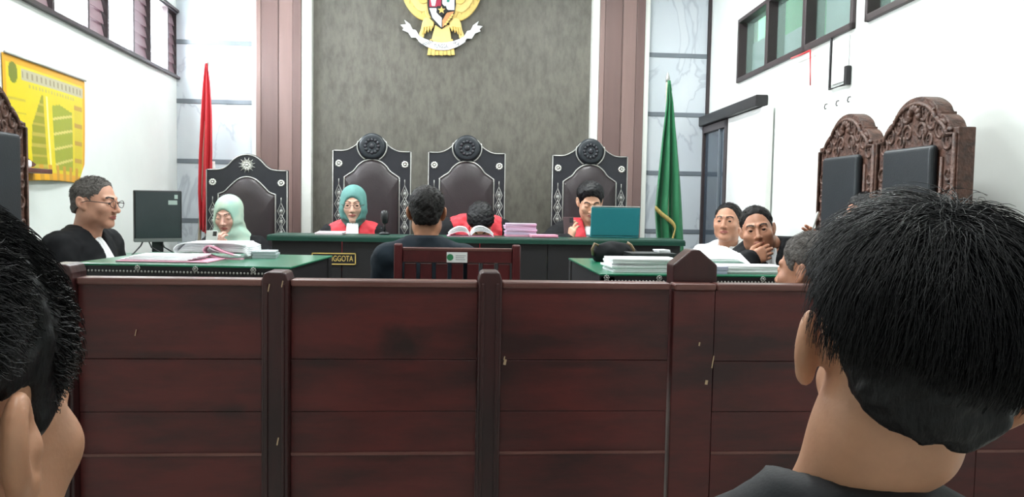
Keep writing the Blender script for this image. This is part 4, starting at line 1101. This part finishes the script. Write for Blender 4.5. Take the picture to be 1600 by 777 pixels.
for f_ in (lambda q: q, mx):
    plate('ribbon_end', M_rib, f_([(656,58),(650,48),(645,47),(641,39),(632,32),(635,39),(626,40),(631,45),(629,48),(638,52),(643,60),(650,60),(655,65)]), .02, .036, rb, .003)
M_ink = mat('ribbon_ink', (70,70,78), .6, vary=.1)
for tx, px, py, rt, wpx in (('BHINNEKA', 666.5, 69.8, -.40, 22), ('TUNGGAL', 690, 74, .0, 23), ('IKA', 713, 69.8, .38, 10)):
    e = EP(px, py); l_ = text_obj('ribbon_lettering', tx, .045, M_ink, rb, (e[0], -.0465, e[1]), (PI/2, -rt*-1, 0)); l_.scale = (wpx*YE/F/l_.dimensions.x, 1, 1)

# ================================================================== FLAGS
def flag(name, label, prof, Y, m, folds, amp, pole_pts, fringe=None, extra=None, tip=True):
    base = P(pole_pts[-1][0], 300, Y)
    t = thing(name, label, 'flag', (base.x, Y, 0))
    L = lambda px, py, dy=0: (P(px,py,Y).x-base.x, dy, P(px,py,Y).z)
    def cloth(nm, prof, m, dy=0, folds=folds, amp=amp):
        ys = [p[0] for p in prof]; nv, nu = 40, 33; vs = []; fs = []
        for j in range(nv):
            y = ys[0]+(ys[-1]-ys[0])*j/(nv-1); xl = np.interp(y, ys, [p[1] for p in prof]); xr_ = np.interp(y, ys, [p[2] for p in prof])
            for i in range(nu):
                u = i/(nu-1); a = amp*min(1, .25+j/nv*1.4)
                q = L(xl+(xr_-xl)*u, y + (prof[-1][3] if len(prof[-1]) > 3 else 0)*(u-.5)*(j/(nv-1))**6)
                vs.append((q[0]+a*.25*math.sin(u*folds*4*PI+j*.05), dy - a*math.sin(u*folds*2*PI+.6+j*.03), q[2]))
        for j in range(nv-1):
            for i in range(nu-1): fs.append((j*nu+i, (j+1)*nu+i, (j+1)*nu+i+1, j*nu+i+1))
        o = MB().add(vs, fs).build(nm, m, t, smooth=True); so = o.modifiers.new('thick','SOLIDIFY'); so.thickness = .004; return o
    c = cloth('cloth', prof, m)
    if extra: cloth(extra[0], extra[1], extra[2], extra[3], 1.5, amp*.6)
    q0_, q1_ = L(*pole_pts[0]), L(*pole_pts[1]); q1_ = (q1_[0], 0, .06); d = Vector(q1_)-Vector(q0_)
    MB().tube([(q0_[0],.03,q0_[2]),(q1_[0],.03,q1_[2])], .013, 10).build('pole', M_pole, t, smooth=True)
    MB().lathe([(.001,.05),(.012,.02),(.016,0),(.012,-.03)], 12, (q0_[0],.03,q0_[2])).build('finial', M_silverd, t, smooth=True)
    MB().lathe([(.14,0),(.14,.02),(.05,.045),(.02,.08)], 20, (q1_[0],.03,0)).build('base', M_black, t, smooth=True)
    if fringe:
        b = MB()
        pts = smoothpts(fringe, 10)
        for k in range(len(pts)-1):
            for h_ in (0, .5):
                x = pts[k][0]*(1-h_)+pts[k+1][0]*h_; y = pts[k][1]*(1-h_)+pts[k+1][1]*h_
                q = L(x, y, -.055); b.tube([q, (q[0]-.004,-.058,q[2]-.016), (q[0]-.002,-.056,q[2]-.034)], [.006,.005,.003], 5)
        b.build('fringe', M_fringe, t, smooth=True)
    return t
flag('red_white_flag', 'red and white flag hanging furled beside the left corner', [(99,321,323.5),(130,317,328),(180,314,331),(240,311,331.5),(300,310,330),(335,312,325),(362,314,322,6)], 6.85, M_flagred, 2, .03, [(321.5,97),(303,380)],
     extra=('white_stripe', [(252,320,334),(300,320,336),(345,318,335),(372,318,332,5)], M_flagwhite, .035))
flag('green_flag', 'green court flag with gold fringe hanging by the right corner', [(126,1044,1046.5),(160,1041,1052),(220,1033,1058),(280,1026,1063),(330,1021,1066),(396,1026,1069,4)], 6.2, M_flaggreen, 2.5, .04, [(1045,122),(1047,390)],
     fringe=[(1022,322),(1030,330),(1040,338),(1048,345),(1052,354),(1049,368),(1045,380),(1047,392)])

# ================================================================== LEFT WALL: poster, shelf, monitor
M_poster = mat_attr('poster_print', 'print', .35)
nu, nv = 150, 96; vs = []; fs = []; col = []
yA, yB_ = 4.17-YB, 5.17-YB; zA, zB = 1.855, 1.245
for j in range(nv+1):
    for i in range(nu+1):
        u, v = i/nu, j/nv
        x = .006 + .02*math.sin(PI*u)*v + .012*(v**3)*math.sin(u*5)
        z = zA+(zB-zA)*v + .02*v*math.sin(u*PI)*.6
        vs.append((x, yA+(yB_-yA)*u + .03*(v-.5)*(1 if u < .3 else 0)*(1-u/.3), z))
        c = (226,206,30)
        if v < .06 or u < .03 or v > .93 or u > .965: c = (232,170,34)
        if .08 < v < .17 and .18 < u < .97: c = (188,182,150) if (math.sin(u*120) > -.4 or v > .155 or v < .095) else (150,140,110)
        if .19 < v < .22 and .25 < u < .85 and math.sin(u*170) > 0: c = (196,182,90)
        if ((u-.10)/.045)**2+((v-.13)/.085)**2 < 1: c = (118,128,36)
        if .25 < v < .9:
            if abs(u-.46) < .012: c = (236,226,150)
            if .25+.10*max(0,(.75-v)) < u < .42 and v > .25+max(0,(.40-u))*2.2: c = (150,150,34) if math.sin(v*70) > -.6 else (186,170,70)
            if .52 < u < .80 and v > .3+.25*abs(u-.62):
                c = (158,166,44)
                if math.sin((v+.25*(u-.52))*46) > .86: c = (214,200,110)
            if .83 < u < .95: c = (214,196,40) if math.sin(v*38) > -.7 else (190,150,60)
            if u < .22 and math.sin(v*60) > .9 and v < .6: c = (200,180,60)
        if v > .86 and .1 < u < .9 and math.sin(u*60) > .2: c = (204,150,50)
        col.append(lin(c))
for j in range(nv):
    for i in range(nu): fs.append((j*(nu+1)+i, (j+1)*(nu+1)+i, (j+1)*(nu+1)+i+1, j*(nu+1)+i+1))
pst = thing('poster', 'yellow printed poster with a green diagram on the left wall', 'poster', (LX(YB), YB, 0), LA)
po = MB().add(vs, fs).build('sheet', M_poster, pst, smooth=True)
at = po.data.color_attributes.new('print', 'FLOAT_COLOR', 'POINT'); at.data.foreach_set('color', [x for c in col for x in c])
so = po.modifiers.new('thick', 'SOLIDIFY'); so.thickness = .001
MB().tube([(.012,yA,zA+.004),(.012,yB_,zA+.004)], .006, 8).build('hanging_rod', M_silverd, pst, smooth=True)

shf = thing('wall_shelf', 'small wooden wall shelf with a slanted bracket below the poster, by the carved chair', 'shelf', (LX(YB), YB, 0), LA)
sz = P(90,268,4.35).z
box('board', M_mahog_cap, .004,.12, 3.75-YB, 4.42-YB, sz-.012, sz+.012, shf, .004)
MB().hull8([(.05,4.05-YB,sz+.09),(.08,4.05-YB,sz+.09),(.08,4.30-YB,sz+.02),(.05,4.30-YB,sz+.02),(.05,4.05-YB,sz+.115),(.08,4.05-YB,sz+.115),(.08,4.33-YB,sz+.032),(.05,4.33-YB,sz+.032)]).build('bracket', M_mahog_cap, shf)
pk = thing('paper_roll', 'pale folded papers lying on the small wall shelf', 'papers', (LX(YB), YB, 0), LA)
box('sheet_bundle', M_paper, .02,.1,3.8-YB,4.24-YB,sz+.0125,sz+.05, pk, .01)

# monitor
MY = 4.78
mc = P(247, 338, MY)
mon = thing('computer_monitor', 'flat dark computer monitor with a pale sticker on the corner table', 'monitor', (mc.x, MY, SZ), math.radians(28))
ms = MY/F; mw = 61*ms/2/.9; mh = 39*ms; cz_ = mc.z-SZ
box('screen_housing', M_black, -mw, mw, -.008, .03, cz_-mh, cz_+mh, mon, .006)
box('display', M_screen, -mw+.008, mw-.008, -.0095, -.0079, cz_-mh+.022, cz_+mh-.008, mon)
box('chin_bezel', mat('bezel_grey',(112,114,114),.4), -mw, mw, -.0105, -.008, cz_-mh, cz_-mh+.02, mon, .001)
box('sticker', mat('sticker_pale',(170,186,180),.5), mw*.42, mw*.8, -.0105, -.0094, cz_+mh*.45, cz_+mh*.62, mon); box('sticker', MATS['sticker_pale'], mw*.68, mw*.82, -.0105, -.0094, cz_+mh*.68, cz_+mh*.84, mon)
box('stand_neck', M_black, -.03,.03,.012,.03,.02,cz_-mh*.4, mon, .004)
MB().lathe([(.085,0),(.085,.008),(.05,.018),(.02,.022)], 20, (0,.02,0)).build('stand_base', M_black, mon, smooth=True)
for k, cpts in enumerate(([(-.05,.03,cz_-mh*.6),(-.09,0,cz_-mh-.02),(-.13,-.03,.02),(-.15,-.05,.006)], [(.0,.03,cz_-mh*.7),(.03,-.01,cz_-mh-.03),(.08,-.03,.015),(.13,-.05,.006)], [(-.06,.03,cz_-mh*.7),(-.04,-.03,.05),(.02,-.06,.012),(.09,-.07,.006)])):
    q = []
    for i in range(len(cpts)-1):
        for u in (0,.33,.66): q.append(tuple(cpts[i][a]*(1-u)+cpts[i+1][a]*u for a in range(3)))
    MB().tube(q+[cpts[-1]], .004, 6).build('cable', M_black, mon, smooth=True)

# ================================================================== RIGHT WALL DETAILS
rw = lambda y: y-YB
zc_ = lambda px, py, y: P(px, py, y).z
cab = thing('wall_cable', 'black cable drop with a short duct below the right window', 'cable', (RX(YB), YB, 0), RA)
zt_, zb_ = 2.12, zc_(1308,140,4.51)
MB().tube([(-.012,rw(4.51),zt_),(-.012,rw(4.51),zb_),(-.012,rw(4.27),zb_)], .008, 6).build('wire', M_blackm, cab)
box('duct', M_blackm, -.03,-.002,rw(4.255),rw(4.285),zb_-.008,zc_(1340,103,4.27), cab, .003)
box('cover_plate', M_white, -.012,-.002,rw(4.29),rw(4.49),zb_+.02,zb_+.26, cab, .002)
rc_ = thing('red_ribbon', 'red ribbon hanging from the sill of the right window', 'ribbon', (RX(YB), YB, 0), RA)
MB().tube([(-.03,rw(5.08),2.105),(-.03,rw(4.9),2.10),(-.03,rw(4.77),2.10)], .006, 6).build('upper_run', M_flagred, rc_, smooth=True)
MB().tube([(-.03,rw(4.77),2.10),(-.024,rw(4.775),2.0),(-.014,rw(4.79),1.90)], [.005,.003,.004], 6).build('hanging_end', M_flagred, rc_, smooth=True)
for k, (px, py) in enumerate(((1303,167),(1322,162),(1341,156))):
    y = 1.871/((px-700)/F-.054); n_ = thing('wall_hook', ['small dark wall hook, leftmost of three above the carved chairs','small dark wall hook, middle of three above the carved chairs','small dark wall hook, rightmost of three above the carved chairs'][k], 'hook', (RX(y), y, zc_(px,py,y)), RA, 'hooks on the right wall')
    MB().tube([(0,0,.015),(-.012,0,.012),(-.016,0,-.004),(-.012,0,-.014),(-.006,0,-.01)], .003, 6).build('hook', M_blackm, n_, smooth=True)

# ================================================================== PAPERS, BOOKS, BAG, LAPTOP
def sheets(name, label, cat, loc, rz, w_, d_, h_, n, m=None, jit=.006, seed=1, cover=None, tiltx=0):
    t = thing(name, label, cat, loc, rz); t.rotation_euler.x = tiltx
    r = random.Random(seed)
    for k in range(n):
        z0_, z1_ = h_*k/n, h_*(k+1)/n-.0004
        jx, jy = r.uniform(-jit,jit), r.uniform(-jit,jit)
        o = box('sheet_bundle', (cover if cover and k in (0,) else (m or M_paper)), -w_/2+jx, w_/2+jx, -d_/2+jy, d_/2+jy, z0_, z1_, t, .0012); o.rotation_euler.z = r.uniform(-.05,.05)
    return t
def curved(name, m, prof, y0, y1, parent, th=.003, loc=(0,0,0)):
    """sheet bent along a profile in x,z, running from y0 to y1"""
    p = smoothpts(prof, 6); vs = []; fs = []
    for i, (x, z) in enumerate(p): vs += [(x,y0,z),(x,y1,z)]
    for i in range(len(p)-1): fs.append((2*i,2*i+2,2*i+3,2*i+1))
    o = MB().add(vs, fs).build(name, m, parent, loc, smooth=True); so = o.modifiers.new('thick','SOLIDIFY'); so.thickness = th; so.offset = 1; return o
def table_pt(px, py, Y, z): q = P(px, py, Y); return (q.x, q.y, z)
# left table: open pink folder with loose sheets
Yd = 3.12
fo = thing('open_folder', 'open pink folder with loose white sheets at the near edge of the left table', 'folder', table_pt(262,410,Yd,TLZ), math.radians(-4))
s_ = Yd/F
box('cover', M_pink, -66*s_, 70*s_, -.07, .12, 0, .006, fo, .002)
for k in range(4): o = box('sheet', M_paper, -62*s_+.012*k, 40*s_+.01*k, -.055+.008*k, .11, .007+.004*k, .0105+.004*k, fo, .001); o.rotation_euler.z = .05*(k-1.5)
# big open case file with curled pink cover
Yd = 3.32; s_ = Yd/F
bf = thing('case_file', 'thick open case file of white pages with a curled pink cover on the left table', 'file', table_pt(335,404,Yd,TLZ), math.radians(-3))
hh = .068
for k in range(5):
    z0_ = .006+hh*k/5*.55
    curved('page_block', M_paper, [(-.135+.006*k,z0_),(-.12+.006*k,z0_+.012),(-.08,z0_+.016),(.0,z0_+.016),(.10,z0_+.018),(.128-.004*k,z0_+.014),(.14,z0_+.002)], -.04+.004*k, .14, bf, .008)
curved('front_sheet', M_paper, [(-.125,.018),(-.135,.035),(-.105,.055),(-.02,.058),(.08,.057),(.128,.05)], -.055, .10, bf, .004)
curved('curled_cover', M_pink, [(.13,.0035),(.07,.004),(.02,.012),(-.012,.03),(-.002,.048),(.02,.045),(.05,.03),(.10,.014)], -.085, -.045, bf, .004)
curved('inner_sheets', M_paper, [(.12,.016),(.07,.024),(.03,.034),(.01,.045),(.02,.05)], -.08, -.05, bf, .003)
sheets('grey_booklet', 'grey booklet lying right of the thick open case file', 'booklet', table_pt(416,396,3.36,TLZ), .12, .09, .12, .028, 3, M_greybook, .004, 3)
# right table
sheets('paper_bundle', 'creased bundle of white papers at the left of the right table', 'papers', table_pt(1000,428,3.06,TRZ), .04, .25, .16, .05, 6, M_paper, .008, 5)
b5 = sheets('paper_stack', 'flat stack of white papers at the near right corner of the right table', 'papers', table_pt(1166,434,3.02,TRZ), -.02, .235, .12, .03, 5, M_paper, .004, 6)
sheets('lilac_envelope', 'pale lilac envelope beside the flat paper stack on the right table', 'envelope', table_pt(1120,433,2.99,TRZ), .02, .055, .08, .028, 2, mat('lilac_card',(196,196,222),.6), .002, 8)
Yd = 3.3
pf = thing('paper_fan', 'fanned sheaf of white papers raised behind the pointed post', 'papers', table_pt(1132,420,Yd,TRZ+.020)); pf.rotation_euler.x = .27
for k in range(6):
    h0, h1 = .006*k, .006*(k+1)-.0005
    MB().prism([(-.12+.004*k,h0),(.10-.012*k,h0),(.095-.016*k,h1),(-.118+.005*k,h1)], -.07+.004*(k%2), .10).build('page_block', M_paper, pf, bevel=.001)
# black bag and folders
Yd = 3.5
bag = thing('black_bag', 'soft black handbag with tan handles on the right table', 'bag', table_pt(958,400,Yd,TRZ))
V, Q = sdf_part(lambda p: smax(smin(ell(p,(-.01,0,.035),(.085,.06,.055)), ell(p,(.05,.01,.03),(.06,.05,.045)), .03)+.004*fbm(p,40), .002-p[...,2], .005), (-.13,-.09,-.01), (.14,.09,.12), .006)
V[:,2] -= V[:,2].min(); link('pouch', np_mesh('pouch', V, Q, [M_robe]), bag)
M_tan = mat('tan_leather', (140,116,88), .5, vary=.15)
MB().tube([(-.09,-.02,.03),(-.096,-.03,.055),(-.086,-.03,.078),(-.07,-.02,.07)], .006, 6).build('handle', M_tan, bag, smooth=True)
MB().tube([(.05,-.04,.085),(.066,-.045,.075),(.078,-.045,.055),(.082,-.04,.04)], .006, 6).build('handle', M_tan, bag, smooth=True)
bk = sheets('black_binder', 'black binders lying between the handbag and the white papers', 'binder', table_pt(1012,408,3.38,TRZ), .05, .19, .13, .05, 2, M_black, .008, 9)
sheets('notepad', 'small white notepad on top of the black binders', 'notepad', table_pt(1034,396,3.38,TRZ+.0505), .2, .05, .06, .012, 2, M_paper, .002, 2)
# bench items
Yd = 5.33
bt = bz+.0005
sheets('pink_papers', 'thin pale papers on the bench before the judge in teal headscarf', 'papers', table_pt(517,368,Yd,bt), 0, .17, .14, .018, 3, mat('pale_pink_paper',(222,206,212),.7), .006, 4)
ob = thing('open_book', 'open book with white pages on the bench under the bending judge', 'book', table_pt(735,368,Yd,bt))
for sg_ in (-1, 1):
    for k in range(4):
        curved('page_block', M_paper, [(sg_*.004,.006+.005*k),(sg_*.03,.03+.008*k),(sg_*.075,.034+.009*k),(sg_*.12,.02+.007*k),(sg_*.142,.004+.005*k)], -.06, .12, ob, .004)
box('cover', M_pink, -.15,.15,-.07,.13,0,.004, ob, .001)
curved('red_page_edge', mat('red_edge',(176,60,86),.6), [(-.13,.008),(-.09,.02),(-.05,.022),(-.02,.01)], -.075, -.062, ob, .004)
sheets('pink_folder_stack', 'stack of pink and lilac case folders on the bench right of the open book', 'folders', table_pt(813,370,5.42,bt), 0, .20, .14, .085, 7, mat('pink_lilac_card',(206,160,184),.6,rgb2=(186,178,206),vscale=(2,2,60)), .006, 11, cover=M_pink)
sheets('pink_document', 'flat pink document next to the folder stack on the bench', 'papers', table_pt(850,372,5.28,bt), .03, .17, .12, .02, 3, M_pink, .006, 12)
# laptop seen from behind
Yl = 5.42
q0, q1 = P(923,324,Yl), P(998,372,Yl); lw = (q1.x-q0.x)/2
lap = thing('laptop', 'open teal laptop seen from behind on the judges bench', 'laptop', ((q0.x+q1.x)/2, Yl, bt))
lid = MB().box(-lw,lw,-.006,.006,0,(q0.z-bt)/math.cos(.14)-.01).build('lid', M_teal, lap, (0,.0,.012), (.14*-1*-1,0,0), bevel=.006)
box('lid_trim', M_silverd, -lw+.004, lw-.004, -.0065, .0065, (q0.z-bt)-.006, (q0.z-bt)-.001, lid, .001)
box('base', M_teal, -lw,lw,.0,.17,0,.012, lap, .004)
box('keyboard', M_black, -lw+.02,lw-.02,.03,.11,.0119,.0135, lap)
# microphone near the first judge
mcn = P(601, 360, 5.4)
mic = thing('desk_microphone', 'small black desk microphone beside the judge in teal headscarf', 'microphone', (mcn.x, 5.4, bt))
MB().lathe([(.035,0),(.035,.01),(.012,.02)], 16).build('base', M_black, mic, smooth=True)
MB().tube([(0,0,.015),(0,0,.05),(0,-.004,.085)], .006, 8).build('stem', M_black, mic, smooth=True)
MB().lathe([(.008,-.03),(.02,-.025),(.026,.0),(.026,.035),(.018,.052),(.004,.058)], 14, (0,-.004,.1)).build('windscreen', M_black, mic, smooth=True)
